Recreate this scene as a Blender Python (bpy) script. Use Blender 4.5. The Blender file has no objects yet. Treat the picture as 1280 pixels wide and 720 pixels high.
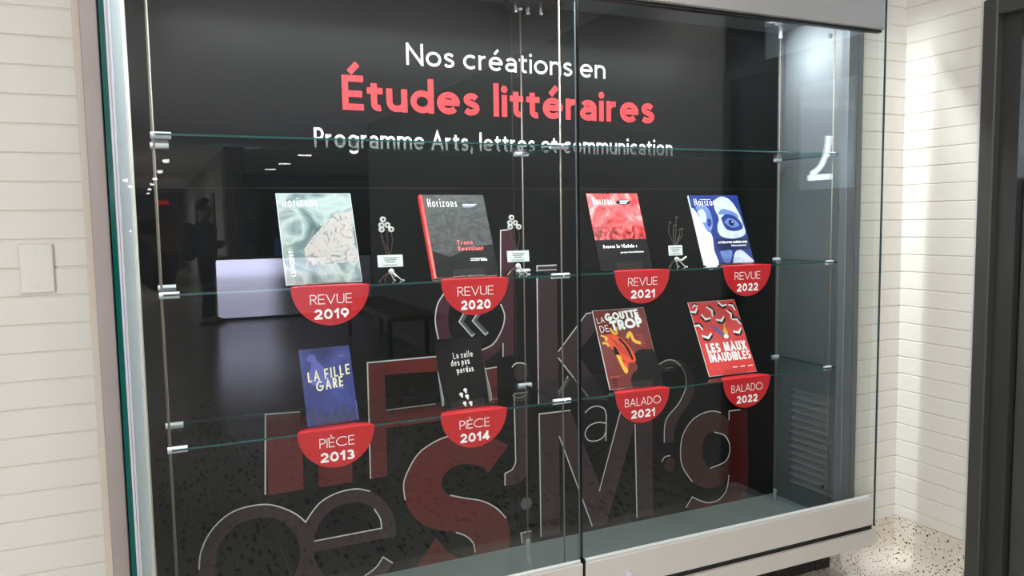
import bpy, bmesh, math, random
from mathutils import Vector, Matrix
from mathutils.geometry import tessellate_polygon
random.seed(7)
SC = bpy.context.scene
COL = SC.collection

# ------------------------------------------------------------------ camera
cam_data = bpy.data.cameras.new('camera')
cam = bpy.data.objects.new('camera', cam_data)
COL.objects.link(cam)
cam_data.sensor_width = 36.0
cam_data.lens = 979.09 / 1280 * 36
cam_data.clip_start = 0.02
cam_data.clip_end = 200
R_ = Vector((0.907374, -0.420014, -0.016148))
U_ = Vector((0.050499, 0.070794, 0.996212))
F_ = Vector((0.417280, 0.904752, -0.085447))
mw = Matrix(((R_.x, U_.x, -F_.x), (R_.y, U_.y, -F_.y), (R_.z, U_.z, -F_.z))).to_4x4()
mw.translation = (0, 0, 1.40)
cam.matrix_world = mw
SC.camera = cam

# ------------------------------------------------------------------ world, exposure
w = bpy.data.worlds.new('world'); SC.world = w; w.use_nodes = True
w.node_tree.nodes['Background'].inputs[0].default_value = (0.8, 0.85, 0.9, 1)
w.node_tree.nodes['Background'].inputs[1].default_value = 0.05
SC.view_settings.view_transform = 'Standard'
SC.view_settings.look = 'None'
SC.view_settings.gamma = 1
SC.view_settings.exposure = 0.14
SC.view_settings.use_curve_mapping = False
try: SC.cycles.transparent_max_bounces = 32
except Exception: pass

def area(name, loc, rot, size, power, color=(1, 1, 1), sy=None):
    l = bpy.data.lights.new(name, 'AREA'); l.energy = power; l.color = color
    l.shape = 'RECTANGLE'; l.size = size; l.size_y = sy or size
    o = bpy.data.objects.new(name, l); COL.objects.link(o)
    o.location = loc; o.rotation_euler = rot
    return o
# lamps of the corridor ceiling (built as ceiling_panel_light below), an added side light, the case lamp and the downlights
area('near_lamp_light', (0.2, 0.7, 2.66), (0, 0, 0), 1.1, 3.5, (1, 1, 1), .5)
area('near_lamp_light', (2.0, 0.7, 2.66), (0, 0, 0), 1.1, 14, (1, 1, 1), .5)
area('near_lamp_light', (-1.7, -0.3, 2.66), (0, 0, 0), 1.1, 2, (1, 1, 1), .5)  # this lamp and the next added out of view to light the walls
area('near_lamp_light', (-1.7, -2.6, 2.66), (0, 0, 0), 1.1, 8, (1, 1, 1), .5)
area('added_side_light', (-3.0, -2.6, .95), (0, math.radians(-90), 0), 1.6, 116, (1, .99, .97), 3.4)  # low side light added out of view to brighten the walls evenly
area('case_lamp_light', (1.2, 2.145, 2.155), (math.radians(-14), 0, 0), 2.2, 46, (.93, .97, 1), .03)
area('case_lamp_light', (2.17, 2.36, 2.15), (0, math.radians(-62), math.radians(6)), .06, 2.3, (.93, .97, 1), .06).data.spread = 1.35

# ------------------------------------------------------------------ materials
MAT = {}
def srgb(r, g, b):
    f = lambda c: (c / 255 / 12.92) if c <= 10 else ((c / 255 + 0.055) / 1.055) ** 2.4
    return (f(r), f(g), f(b), 1)
def mat(name, col, rough=.5, metal=0, spec=.5, emit=None, es=0, bump=None, var=None):
    m = bpy.data.materials.new(name); m.use_nodes = True
    nt = m.node_tree; b = nt.nodes['Principled BSDF']
    b.inputs['Base Color'].default_value = col
    b.inputs['Roughness'].default_value = rough
    b.inputs['Metallic'].default_value = metal
    b.inputs['Specular IOR Level'].default_value = spec
    if emit:
        b.inputs['Emission Color'].default_value = emit; b.inputs['Emission Strength'].default_value = es
    if bump or var:
        tc = nt.nodes.new('ShaderNodeTexCoord')
        n = nt.nodes.new('ShaderNodeTexNoise'); n.inputs['Scale'].default_value = (bump or var)[0]
        n.inputs['Detail'].default_value = 5
        nt.links.new(tc.outputs['Object'], n.inputs['Vector'])
        if bump:
            bp = nt.nodes.new('ShaderNodeBump'); bp.inputs['Strength'].default_value = bump[1]; bp.inputs['Distance'].default_value = .002
            nt.links.new(n.outputs['Fac'], bp.inputs['Height']); nt.links.new(bp.outputs[0], b.inputs['Normal'])
        if var:
            n2 = n
            if bump:
                n2 = nt.nodes.new('ShaderNodeTexNoise'); n2.inputs['Scale'].default_value = var[0]
                nt.links.new(tc.outputs['Object'], n2.inputs['Vector'])
            r = nt.nodes.new('ShaderNodeValToRGB')
            k = var[1]
            r.color_ramp.elements[0].position = .3; r.color_ramp.elements[1].position = .7
            r.color_ramp.elements[0].color = tuple(c * (1 - k) for c in col[:3]) + (1,)
            r.color_ramp.elements[1].color = tuple(min(1, c * (1 + k)) for c in col[:3]) + (1,)
            nt.links.new(n2.outputs['Fac'], r.inputs[0]); nt.links.new(r.outputs[0], b.inputs['Base Color'])
    MAT[name] = m
    return m
def glassmat(name, tint=(1, 1, 1), f0=.04, rough=0.0, film=0.0):
    m = bpy.data.materials.new(name); m.use_nodes = True
    nt = m.node_tree; nt.nodes.clear(); N = nt.nodes.new; L = nt.links.new
    out = N('ShaderNodeOutputMaterial'); mix = N('ShaderNodeMixShader')
    tr = N('ShaderNodeBsdfTransparent'); tr.inputs[0].default_value = (*tint, 1)
    gl = N('ShaderNodeBsdfGlossy'); gl.inputs['Roughness'].default_value = rough
    g = N('ShaderNodeNewGeometry'); d = N('ShaderNodeVectorMath'); d.operation = 'DOT_PRODUCT'
    L(g.outputs['Incoming'], d.inputs[0]); L(g.outputs['Normal'], d.inputs[1])
    ab = N('ShaderNodeMath'); ab.operation = 'ABSOLUTE'; L(d.outputs['Value'], ab.inputs[0])
    s = N('ShaderNodeMath'); s.operation = 'SUBTRACT'; s.inputs[0].default_value = 1; L(ab.outputs[0], s.inputs[1])
    p = N('ShaderNodeMath'); p.operation = 'POWER'; L(s.outputs[0], p.inputs[0]); p.inputs[1].default_value = 5
    ma = N('ShaderNodeMath'); ma.operation = 'MULTIPLY_ADD'; L(p.outputs[0], ma.inputs[0])
    ma.inputs[1].default_value = 1 - f0; ma.inputs[2].default_value = f0; ma.use_clamp = True
    L(ma.outputs[0], mix.inputs[0]); L(tr.outputs[0], mix.inputs[1]); L(gl.outputs[0], mix.inputs[2])
    L(mix.outputs[0], out.inputs[0])
    MAT[name] = m
    return m

mat('wall_glaze', srgb(211, 208, 201), .38, spec=.4, var=(2.2, .02), bump=(4, .05))
mat('grout', srgb(214, 208, 196), .8)
mat('caulk', srgb(205, 196, 184), .7)
mat('alu', srgb(150, 148, 146), .42, .35, var=(9, .03))
mat('alu_face', srgb(196, 191, 185), .5, .15, var=(5, .02))
mat('alu_frame', srgb(158, 148, 145), .45, .3, var=(5, .05))
mat('alu_light', srgb(206, 206, 214), .3, .3)
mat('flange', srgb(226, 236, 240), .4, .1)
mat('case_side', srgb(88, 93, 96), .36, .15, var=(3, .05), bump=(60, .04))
mat('case_floor', srgb(128, 138, 138), .38, .25, var=(4, .06))
mat('grille', srgb(190, 192, 190), .45)
mat('panel', srgb(11, 12, 13), .36, spec=.16)
mat('chrome', srgb(225, 225, 225), .16, .9)
mat('cable', srgb(116, 109, 99), .45, .35); mat('edge_dim', srgb(92, 98, 104), .4)
mat('glass_edge', (0.0, .085, .075, 1), .12)
mat('glass_edge_dark', (0.004, .035, .045, 1), .12)
mat('shelf_edge', (0.012, .07, .065, 1), .2)
mat('black', srgb(12, 12, 13), .5)
mat('rubber', srgb(20, 20, 20), .8)
glassmat('pane', (.985, .995, .99), .036)
glassmat('shelf_glass', (.93, .975, .962), .045)
glassmat('acrylic', (.96, .965, .965), .055, .02)
mat('white_print', srgb(246, 246, 244), .5)
mat('title_red', srgb(190, 36, 42), .5)
mat('sign_red', srgb(192, 34, 40), .32)
mat('red', srgb(92, 26, 24), .45, spec=.35)
mat('mauve', srgb(56, 38, 42), .45, spec=.35)
mat('plum', srgb(62, 26, 38), .45, spec=.35)
mat('brown', srgb(64, 36, 34), .45, spec=.35)
mat('dark', srgb(66, 10, 10), .45, spec=.35)
mat('grey', srgb(84, 84, 86), .45, spec=.35)
mat('line', srgb(200, 198, 194), .5)
mat('door_dark', srgb(58, 58, 55), .42, spec=.4, var=(3, .05))
mat('door_frame', srgb(46, 46, 45), .42, spec=.4)
mat('ceiling', srgb(238, 238, 238), .9, bump=(30, .3))
mat('far_wall', srgb(190, 186, 182), .8); mat('corridor_wall', srgb(140, 140, 138), .8)
mat('dim_wall', srgb(120, 124, 120), .85)
mat('paper', srgb(204, 212, 208), .5)
mat('ink', srgb(60, 62, 66), .6)
mat('book_black', srgb(11, 11, 12), .45, spec=.15)
mat('pages', srgb(225, 222, 214), .8)

def terrazzo(name='terrazzo', ca=(206, 198, 184), cb=(230, 225, 216), s1=165, s2=115, st=(1, 1, 1), f1=.4, f2=.14):
    m = bpy.data.materials.new(name); m.use_nodes = True
    nt = m.node_tree; b = nt.nodes['Principled BSDF']; N = nt.nodes.new; L = nt.links.new
    tc0 = N('ShaderNodeTexCoord'); geo = N('ShaderNodeNewGeometry'); tc = N('ShaderNodeMapping'); tc.inputs['Scale'].default_value = st; L(geo.outputs['Position'], tc.inputs[0])
    big = N('ShaderNodeTexNoise'); big.inputs['Scale'].default_value = 3.0; big.inputs['Detail'].default_value = 4
    v1 = N('ShaderNodeTexVoronoi'); v1.inputs['Scale'].default_value = s1; v1.inputs['Randomness'].default_value = 1
    v2 = N('ShaderNodeTexVoronoi'); v2.inputs['Scale'].default_value = s2
    wob = N('ShaderNodeTexNoise'); wob.inputs['Scale'].default_value = 60
    for n in (big, wob): L(tc.outputs[0], n.inputs['Vector'])
    mixv = N('ShaderNodeMix'); mixv.data_type = 'VECTOR'; mixv.inputs[0].default_value = .012
    L(tc.outputs[0], mixv.inputs[4]); L(wob.outputs['Color'], mixv.inputs[5])
    for v in (v1, v2): L(mixv.outputs[1], v.inputs['Vector'])
    # chips: near the cell centre, only in some cells, size depends on the cell
    def chip(v, dist, frac):
        sep = N('ShaderNodeSeparateColor'); L(v.outputs['Color'], sep.inputs[0])
        lt = N('ShaderNodeMath'); lt.operation = 'LESS_THAN'; L(sep.outputs[0], lt.inputs[0]); lt.inputs[1].default_value = frac
        sz = N('ShaderNodeMath'); sz.operation = 'MULTIPLY'; L(sep.outputs[1], sz.inputs[0]); sz.inputs[1].default_value = dist
        d = N('ShaderNodeMath'); d.operation = 'LESS_THAN'; L(v.outputs['Distance'], d.inputs[0]); L(sz.outputs[0], d.inputs[1])
        a = N('ShaderNodeMath'); a.operation = 'MULTIPLY'; L(lt.outputs[0], a.inputs[0]); L(d.outputs[0], a.inputs[1])
        return a
    c1 = chip(v1, .6, f1); c2 = chip(v2, .55, f2)
    r = N('ShaderNodeValToRGB'); L(big.outputs['Fac'], r.inputs[0])
    r.color_ramp.elements[0].position = .35; r.color_ramp.elements[0].color = srgb(*ca)
    r.color_ramp.elements[1].position = .65; r.color_ramp.elements[1].color = srgb(*cb)
    m1 = N('ShaderNodeMix'); m1.data_type = 'RGBA'; L(c1.outputs[0], m1.inputs[0]); L(r.outputs[0], m1.inputs[6]); m1.inputs[7].default_value = srgb(112, 84, 66)
    m2 = N('ShaderNodeMix'); m2.data_type = 'RGBA'; L(c2.outputs[0], m2.inputs[0]); L(m1.outputs[2], m2.inputs[6]); m2.inputs[7].default_value = srgb(48, 40, 36)
    L(m2.outputs[2], b.inputs['Base Color']); b.inputs['Roughness'].default_value = .22
    MAT[name] = m
terrazzo()
terrazzo('floor_tile', (158, 157, 151), (174, 172, 165), 44, 56, (1, .35, 1), .15, .5)

def picture(name, stops, scale, detail=6, distort=1.5, rough=.25, stretch=(1, 1, 1), kind='noise'):
    """printed picture: ramp over noise, flat print"""
    m = bpy.data.materials.new(name); m.use_nodes = True
    nt = m.node_tree; b = nt.nodes['Principled BSDF']; N = nt.nodes.new; L = nt.links.new
    tc = N('ShaderNodeTexCoord'); mp = N('ShaderNodeMapping'); mp.inputs['Scale'].default_value = stretch
    L(tc.outputs['Object'], mp.inputs[0])
    n = N('ShaderNodeTexNoise'); n.inputs['Scale'].default_value = scale; n.inputs['Detail'].default_value = detail; n.inputs['Distortion'].default_value = distort
    L(mp.outputs[0], n.inputs['Vector'])
    r = N('ShaderNodeValToRGB'); L(n.outputs['Fac'], r.inputs[0])
    e = r.color_ramp.elements
    while len(e) < len(stops): e.new(.5)
    for i, (p, c) in enumerate(stops): e[i].position = p; e[i].color = srgb(*c)
    L(r.outputs[0], b.inputs['Base Color']); b.inputs['Roughness'].default_value = rough
    MAT[name] = m
picture('mist', [(.3, (58, 74, 78)), (.42, (104, 120, 121)), (.52, (158, 169, 166)), (.6, (140, 145, 144)), (.72, (82, 97, 101))], 9, 8, 1.2)
picture('mist_pink', [(.35, (106, 118, 120)), (.48, (176, 160, 157)), (.6, (152, 160, 157)), (.7, (86, 100, 104))], 26, 6, 2.5)
picture('rock', [(.3, (8, 8, 9)), (.46, (22, 23, 24)), (.56, (52, 53, 54)), (.62, (20, 21, 22)), (.75, (34, 35, 36))], 30, 10, 1.2, rough=.45, stretch=(1, 1, 1.6))
picture('red_blur', [(.3, (90, 22, 26)), (.45, (196, 52, 58)), (.58, (232, 92, 96)), (.68, (240, 150, 148)), (.8, (150, 30, 36))], 14, 3, 1.6)
picture('red_mid', [(.35, (72, 16, 20)), (.5, (188, 46, 52)), (.62, (224, 110, 104)), (.75, (60, 14, 18))], 20, 3, 2.4, stretch=(1.6, 1, .8))
picture('night', [(.3, (44, 50, 104)), (.5, (60, 68, 132)), (.7, (82, 92, 160))], 7, 4, .8)
picture('maroon', [(.3, (98, 32, 30)), (.6, (122, 46, 42)), (.8, (108, 38, 36))], 6, 3, .5)
mat('navy', srgb(26, 46, 112), .25); mat('navy_dark', srgb(14, 24, 66), .25)
mat('face_light', srgb(176, 184, 204), .3, var=(30, .25)); mat('face_mid', srgb(88, 108, 164), .3, var=(30, .3))
mat('cover_white', srgb(208, 212, 216), .35); mat('cover_red', srgb(222, 58, 54), .25)
mat('cover_black', srgb(11, 11, 12), .4, spec=.15); mat('goat_orange', srgb(226, 74, 44), .25)
mat('goat_yellow', srgb(240, 176, 60), .25); mat('lemon', srgb(238, 232, 180), .4); mat('sky_blue', srgb(60, 100, 180), .25)
mat('moon', srgb(90, 98, 176), .3); mat('skyline', srgb(58, 64, 100), .3); mat('title_coral', srgb(232, 90, 84), .4)
mat('seal', srgb(214, 222, 220), .3); mat('seam_black', srgb(6, 8, 12), .2); mat('nut_steel', srgb(232, 232, 228), .3, .35); mat('wire_brown', srgb(112, 96, 86), .35, .8); mat('wire_dark', srgb(104, 100, 94), .35, .7)

# ------------------------------------------------------------------ helpers
def link(o, parent=None):
    COL.objects.link(o)
    if parent is not None: o.parent = parent
    return o
def empty(name, label, cat, loc=(0, 0, 0), rz=0, group=None):
    o = bpy.data.objects.new(name, None); o.empty_display_size = .05
    o.location = loc; o.rotation_euler = (0, 0, rz); COL.objects.link(o)
    o['label'] = label; o['category'] = cat
    if group: o['group'] = group
    return o
def tag(o, label, cat, group=None):
    o['label'] = label; o['category'] = cat
    if group: o['group'] = group
    return o
def obj(name, bm, m, parent=None, loc=(0, 0, 0), label=None, smooth=False):
    me = bpy.data.meshes.new(name)
    if isinstance(bm, bmesh.types.BMesh):
        bmesh.ops.recalc_face_normals(bm, faces=bm.faces[:]) if not getattr(bm, 'flat', False) else None
        bm.to_mesh(me); bm.free()
    if smooth:
        for p in me.polygons: p.use_smooth = True
    for mm in (m if isinstance(m, (list, tuple)) else [m]): me.materials.append(MAT[mm])
    o = bpy.data.objects.new(name, me); o.location = loc
    link(o, parent)
    if label: o['label'] = label
    return o
def struct(name, bm, m, label=None):
    o = obj(name, bm, m); o['kind'] = 'structure'
    o['label'] = label or name.replace('_', ' ')
    return o
def B(): return bmesh.new()
def box(bm, x0, x1, y0, y1, z0, z1, bev=0, mi=0):
    vs = [bm.verts.new(p) for p in ((x0, y0, z0), (x1, y0, z0), (x1, y1, z0), (x0, y1, z0), (x0, y0, z1), (x1, y0, z1), (x1, y1, z1), (x0, y1, z1))]
    fs = [bm.faces.new([vs[i] for i in q]) for q in ((0, 3, 2, 1), (4, 5, 6, 7), (0, 1, 5, 4), (1, 2, 6, 5), (2, 3, 7, 6), (3, 0, 4, 7))]
    for f in fs: f.material_index = mi
    if bev:
        es = list({e for f in fs for e in f.edges})
        bmesh.ops.bevel(bm, geom=es, offset=bev, segments=1, affect='EDGES')
    return bm
def cbox(x0, x1, y0, y1, z0, z1, bev=0): return box(B(), x0, x1, y0, y1, z0, z1, bev)
def tube(bm, pts, r, n=8, cap=True, mi=0):
    pts = [Vector(p) for p in pts]; rings = []
    rr = r if isinstance(r, (list, tuple)) else [r] * len(pts)
    prev = None
    for i, p in enumerate(pts):
        t = (pts[min(i + 1, len(pts) - 1)] - pts[max(i - 1, 0)]).normalized()
        a = prev if prev is not None else (Vector((0, 0, 1)) if abs(t.z) < .9 else Vector((1, 0, 0)))
        u = (a - t * a.dot(t)).normalized(); v = t.cross(u); prev = u
        rings.append([bm.verts.new(p + rr[i] * (math.cos(2 * math.pi * k / n) * u + math.sin(2 * math.pi * k / n) * v)) for k in range(n)])
    for a, b in zip(rings, rings[1:]):
        for k in range(n):
            f = bm.faces.new((a[k], a[(k + 1) % n], b[(k + 1) % n], b[k])); f.material_index = mi
    if cap:
        bm.faces.new(rings[0][::-1]).material_index = mi; bm.faces.new(rings[-1]).material_index = mi
    return bm
def lathe(bm, prof, n=24, c=(0, 0, 0), axis='Z'):
    rings = []
    for r, h in prof:
        ring = []
        for k in range(n):
            a = 2 * math.pi * k / n; x, y = r * math.cos(a), r * math.sin(a)
            p = (x, y, h) if axis == 'Z' else ((x, h, y) if axis == 'Y' else (h, x, y))
            ring.append(bm.verts.new((p[0] + c[0], p[1] + c[1], p[2] + c[2])))
        rings.append(ring)
    for a, b in zip(rings, rings[1:]):
        for k in range(n): bm.faces.new((a[k], a[(k + 1) % n], b[(k + 1) % n], b[k]))
    bm.faces.new(rings[0][::-1]); bm.faces.new(rings[-1])
    return bm
def prism(bm, poly, t, f3):
    """poly of (u,v); f3(u,v,d) -> 3D; thickness t"""
    a = [bm.verts.new(f3(u, v, 0)) for u, v in poly]; b = [bm.verts.new(f3(u, v, t)) for u, v in poly]
    bm.faces.new(a); bm.faces.new(b[::-1])
    for i in range(len(a)): bm.faces.new((a[i], b[i], b[(i + 1) % len(a)], a[(i + 1) % len(a)]))
    return bm
# --- curves of flat print
def smooth_seg(pts, n=7):
    if len(pts) < 3: return list(pts)
    out = []; P = [pts[0]] + list(pts) + [pts[-1]]
    for i in range(1, len(P) - 2):
        p0, p1, p2, p3 = P[i - 1:i + 3]
        for k in range(n):
            t = k / n
            out.append(tuple(.5 * (2 * p1[j] + (p2[j] - p0[j]) * t + (2 * p0[j] - 5 * p1[j] + 4 * p2[j] - p3[j]) * t * t + (3 * p1[j] - p0[j] - 3 * p2[j] + p3[j]) * t ** 3) for j in (0, 1)))
    out.append(pts[-1]); return out
def chain(segs):
    o = []
    for s in segs:
        for p in smooth_seg(s):
            if not o or (abs(p[0] - o[-1][0]) + abs(p[1] - o[-1][1])) > 1e-5: o.append(p)
    return o
def clipz(poly, z):
    out = []
    for i, a in enumerate(poly):
        b = poly[(i + 1) % len(poly)]
        ia, ib = a[1] >= z, b[1] >= z
        if ia: out.append(a)
        if ia != ib:
            t = (z - a[1]) / (b[1] - a[1]); out.append((a[0] + t * (b[0] - a[0]), z))
    return out
def fill(bm, contours, f3, mi=0):
    cs = [[Vector((p[0], p[1], 0)) for p in c] for c in contours if len(c) > 2]
    if not cs: return bm
    flat = [p for c in cs for p in c]
    vs = [bm.verts.new(f3(p.x, p.y)) for p in flat]
    for t in tessellate_polygon(cs):
        try: bm.faces.new([vs[i] for i in t]).material_index = mi
        except ValueError: pass
    bmesh.ops.delete(bm, geom=[v for v in bm.verts if not v.link_faces], context='VERTS')
    return bm
def ribbon(bm, pts, h, f3, closed=False, ext=0, mi=0):
    P = [Vector(p) for p in pts]
    P = [p for i, p in enumerate(P) if i == 0 or (p - P[i - 1]).length > 1e-6]
    if closed and (P[0] - P[-1]).length < 1e-6: P.pop()
    if len(P) < 2: return bm
    if ext and not closed:
        P[0] = P[0] + (P[0] - P[1]).normalized() * ext; P[-1] = P[-1] + (P[-1] - P[-2]).normalized() * ext
    n = len(P); Ls = []; Rs = []
    for i in range(n):
        a = P[i] - P[i - 1] if (i or closed) else P[1] - P[0]
        b = P[(i + 1) % n] - P[i] if (i < n - 1 or closed) else a
        a = a.normalized(); b = b.normalized()
        na = Vector((-a.y, a.x)); nb = Vector((-b.y, b.x)); m = na + nb
        if m.length < 1e-4: m = na
        m = m.normalized(); k = h / max(.35, m.dot(na))
        Ls.append(bm.verts.new(f3(*(P[i] + m * k)))); Rs.append(bm.verts.new(f3(*(P[i] - m * k))))
    for i in range(n if closed else n - 1):
        j = (i + 1) % n
        bm.faces.new((Ls[i], Rs[i], Rs[j], Ls[j])).material_index = mi
    return bm
# ------------------------------------------------------------------ a monoline sans drawn from strokes
def arc(cx, cy, rx, ry, a0, a1, n=14):
    return [(cx + rx * math.cos(math.radians(a0 + (a1 - a0) * k / n)), cy + ry * math.sin(math.radians(a0 + (a1 - a0) * k / n))) for k in range(n + 1)]
X = .68
GL = {}
def G(ch, wd, *st): GL[ch] = (wd, st)
# stroke = ('l' open with square ends | 'a' open, plain ends | 'o' closed | 'd' dot, points)
def l(*p): return ('l', list(p))
def a_(p): return ('a', p)
def o_(p): return ('o', p[:-1])
O = lambda cx=.27, w=.27: o_(arc(cx, .34, w, .34, 0, 360, 28))
G('o', .54, O()); G('c', .46, a_(arc(.27, .34, .27, .34, 48, 312, 22)))
G('e', .53, a_(arc(.265, .34, .265, .34, 0, 318, 24)), l((.02, .36), (.51, .36)))
G('a', .42, l((.42, 0), (.42, .4)), a_([(.42, .4)] + arc(.21, .45, .21, .23, 0, 150)), a_([(.42, .38), (.2, .38)] + arc(.2, .19, .2, .19, 90, 270, 12) + [(.3, .02), (.42, .14)]))
G('n', .43, l((0, 0), (0, X)), l(*([(0, .4)] + arc(.215, .42, .215, .26, 170, 0) + [(.43, 0)])))
G('m', .78, l((0, 0), (0, X)), l(*([(0, .42)] + arc(.195, .45, .195, .23, 170, 0) + [(.39, 0)])), l(*([(.39, .42)] + arc(.585, .45, .195, .23, 170, 0) + [(.78, 0)])))
G('u', .43, l((.43, 0), (.43, X)), l(*([(0, X)] + arc(.215, .26, .215, .26, 180, 350) + [(.43, .28)])))
G('r', .24, l((0, 0), (0, X)), a_([(0, .38)] + arc(.24, .42, .24, .26, 165, 85, 8)))
G('t', .28, a_([(.11, .9), (.11, .2)] + arc(.25, .16, .14, .16, 180, 290, 8)), l((0, X), (.27, X)))
G('i', 0, l((0, 0), (0, X)), ('d', [(0, .95)])); G('l', 0, l((0, 0), (0, 1.03)))
G('d', .52, O(.26, .26), l((.52, 0), (.52, 1.03))); G('b', .52, O(.26, .26), l((0, 0), (0, 1.03)))
G('p', .52, O(.26, .26), l((0, -.3), (0, X))); G('q', .52, O(.26, .26), l((.52, -.3), (.52, X)))
G('g', .52, O(.26, .26), a_([(.52, X), (.52, -.04)] + arc(.27, -.05, .25, .24, 0, -150)))
G('h', .43, l((0, 0), (0, 1.03)), l(*([(0, .4)] + arc(.215, .42, .215, .26, 170, 0) + [(.43, 0)])))
G('s', .34, a_(smooth_seg([(.33, .58), (.25, .67), (.12, .67), (.03, .58), (.04, .45), (.17, .36), (.31, .27), (.34, .14), (.25, .02), (.1, .0), (0, .09)], 4)))
G('f', .3, a_(arc(.28, .8, .16, .23, 80, 180, 8) + [(.12, 0)]), l((0, X), (.28, X)))
G('z', .4, l((0, X), (.4, X)), l((.4, X), (0, 0)), l((0, 0), (.4, 0))); G('j', .08, a_([(.08, X), (.08, -.1)] + arc(-.06, -.1, .14, .2, 0, -80, 6)), ('d', [(.08, .95)]))
G('x', .42, l((0, 0), (.42, X)), l((0, X), (.42, 0))); G('v', .46, l((0, X), (.23, 0), (.46, X)))
G(',', .06, l((.06, .05), (0, -.13))); G('.', 0, ('d', [(0, .02)])); G(':', 0, ('d', [(0, .05)]), ('d', [(0, .6)])); G(' ', .14)
G('N', .6, l((0, 0), (0, 1)), l((0, 1), (.6, 0)), l((.6, 0), (.6, 1)))
G('E', .42, l((0, 0), (0, 1)), l((0, 1), (.42, 1)), l((0, .52), (.38, .52)), l((0, 0), (.42, 0)))
G('F', .4, l((0, 0), (0, 1)), l((0, 1), (.4, 1)), l((0, .5), (.36, .5)))
G('P', .4, l((0, 0), (0, 1)), a_([(0, 1), (.2, 1)] + arc(.2, .74, .22, .26, 90, -90) + [(0, .48)]))
G('R', .43, l((0, 0), (0, 1)), a_([(0, 1), (.2, 1)] + arc(.2, .75, .22, .25, 90, -90) + [(0, .5)]), l((.2, .5), (.44, 0)))
G('B', .43, l((0, 0), (0, 1)), a_([(0, 1), (.2, 1)] + arc(.2, .77, .2, .23, 90, -90) + [(0, .54)]), a_([(.2, .54)] + arc(.2, .27, .24, .27, 90, -90) + [(0, 0)]))
G('D', .56, l((0, 0), (0, 1)), a_([(0, 1), (.12, 1)] + arc(.12, .5, .45, .5, 90, -90, 18) + [(0, 0)]))
G('A', .66, l((0, 0), (.33, 1), (.66, 0)), l((.12, .34), (.54, .34)))
G('V', .62, l((0, 1), (.31, 0), (.62, 1))); G('U', .5, l(*([(0, 1)] + arc(.25, .27, .25, .27, 180, 360, 16) + [(.5, 1)])))
G('C', .83, a_(arc(.5, .5, .5, .5, 48, 312, 24))); G('O', .94, o_(arc(.47, .5, .47, .5, 0, 360, 34)))
G('G', .97, a_(arc(.5, .5, .5, .5, 48, 340, 24)), l((.97, .3), (.97, .47)), l((.55, .47), (.97, .47)))
G('L', .38, l((0, 1), (0, 0)), l((0, 0), (.38, 0))); G('I', 0, l((0, 0), (0, 1)))
G('T', .5, l((0, 1), (.5, 1)), l((.25, 0), (.25, 1))); G('H', .5, l((0, 0), (0, 1)), l((.5, 0), (.5, 1)), l((0, .5), (.5, .5)))
G('M', .74, l((0, 0), (.07, 1)), l((.07, 1), (.37, .1)), l((.37, .1), (.67, 1)), l((.67, 1), (.74, 0))); G('X', .54, l((0, 0), (.54, 1)), l((0, 1), (.54, 0)))
G('Q', .94, o_(arc(.47, .5, .47, .5, 0, 360, 34)), l((.55, .22), (.85, -.06)))
G('S', .44, a_(smooth_seg([(.42, .84), (.34, .97), (.18, 1.0), (.05, .9), (.04, .7), (.18, .56), (.36, .45), (.44, .28), (.38, .08), (.22, 0), (.07, .04), (0, .16)], 4)))
G('K', .48, l((0, 0), (0, 1)), l((.46, 1), (.02, .48)), l((.1, .54), (.48, 0)))
G('0', .5, o_(arc(.25, .5, .25, .5, 0, 360, 28))); G('1', .22, l((0, .8), (.2, 1)), l((.2, 1), (.2, 0)))
G('2', .46, a_(arc(.23, .74, .22, .26, 165, -25, 14) + [(0, 0)]), l((.02, 0), (.46, 0)))
G('3', .44, a_(arc(.2, .77, .2, .23, 150, -90, 14)), a_(arc(.2, .27, .24, .27, 90, -150, 16)))
G('4', .5, l((.38, 0), (.38, 1)), l((.38, 1), (0, .26)), l((0, .26), (.5, .26)))
G('9', .48, o_(arc(.24, .69, .24, .31, 0, 360, 24)), a_([(.48, .66), (.42, .42), (.18, 0)]))
ACC = {'é': 'e', 'É': 'E', 'È': 'E'}
def text_strokes(s, size, wt, xs=1, sp=.2):
    """strokes in metres, baseline at 0; returns (list of (kind, pts), width)"""
    h = wt / 2; out = []; x = 0
    def my(y):
        if y < 0: return y + h
        if y <= X: return h + y / X * (X - 2 * h)
        return X - h + (y - X) / (1 - X) * (1 - X)
    for ch in s:
        base = ACC.get(ch, ch)
        if base not in GL: base = 'o'
        wd, st = GL[base]
        for k, pts in st:
            q = [(x + h + px * xs, my(py)) for px, py in pts]
            out.append((k, [(u * size, v * size) for u, v in q]))
        if ch in ACC:
            c = x + h + wd * xs * .5; y0 = 1.14 if base == 'E' else .84
            d = .1 if ch != 'È' else -.1
            out.append(('l', [((c - d * .3) * size, y0 * size), ((c + d * .9) * size, (y0 + .13) * size)]))
        x += wd * xs + wt + (sp if ch != ' ' else .05)
    return out, (x - sp) * size
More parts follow.
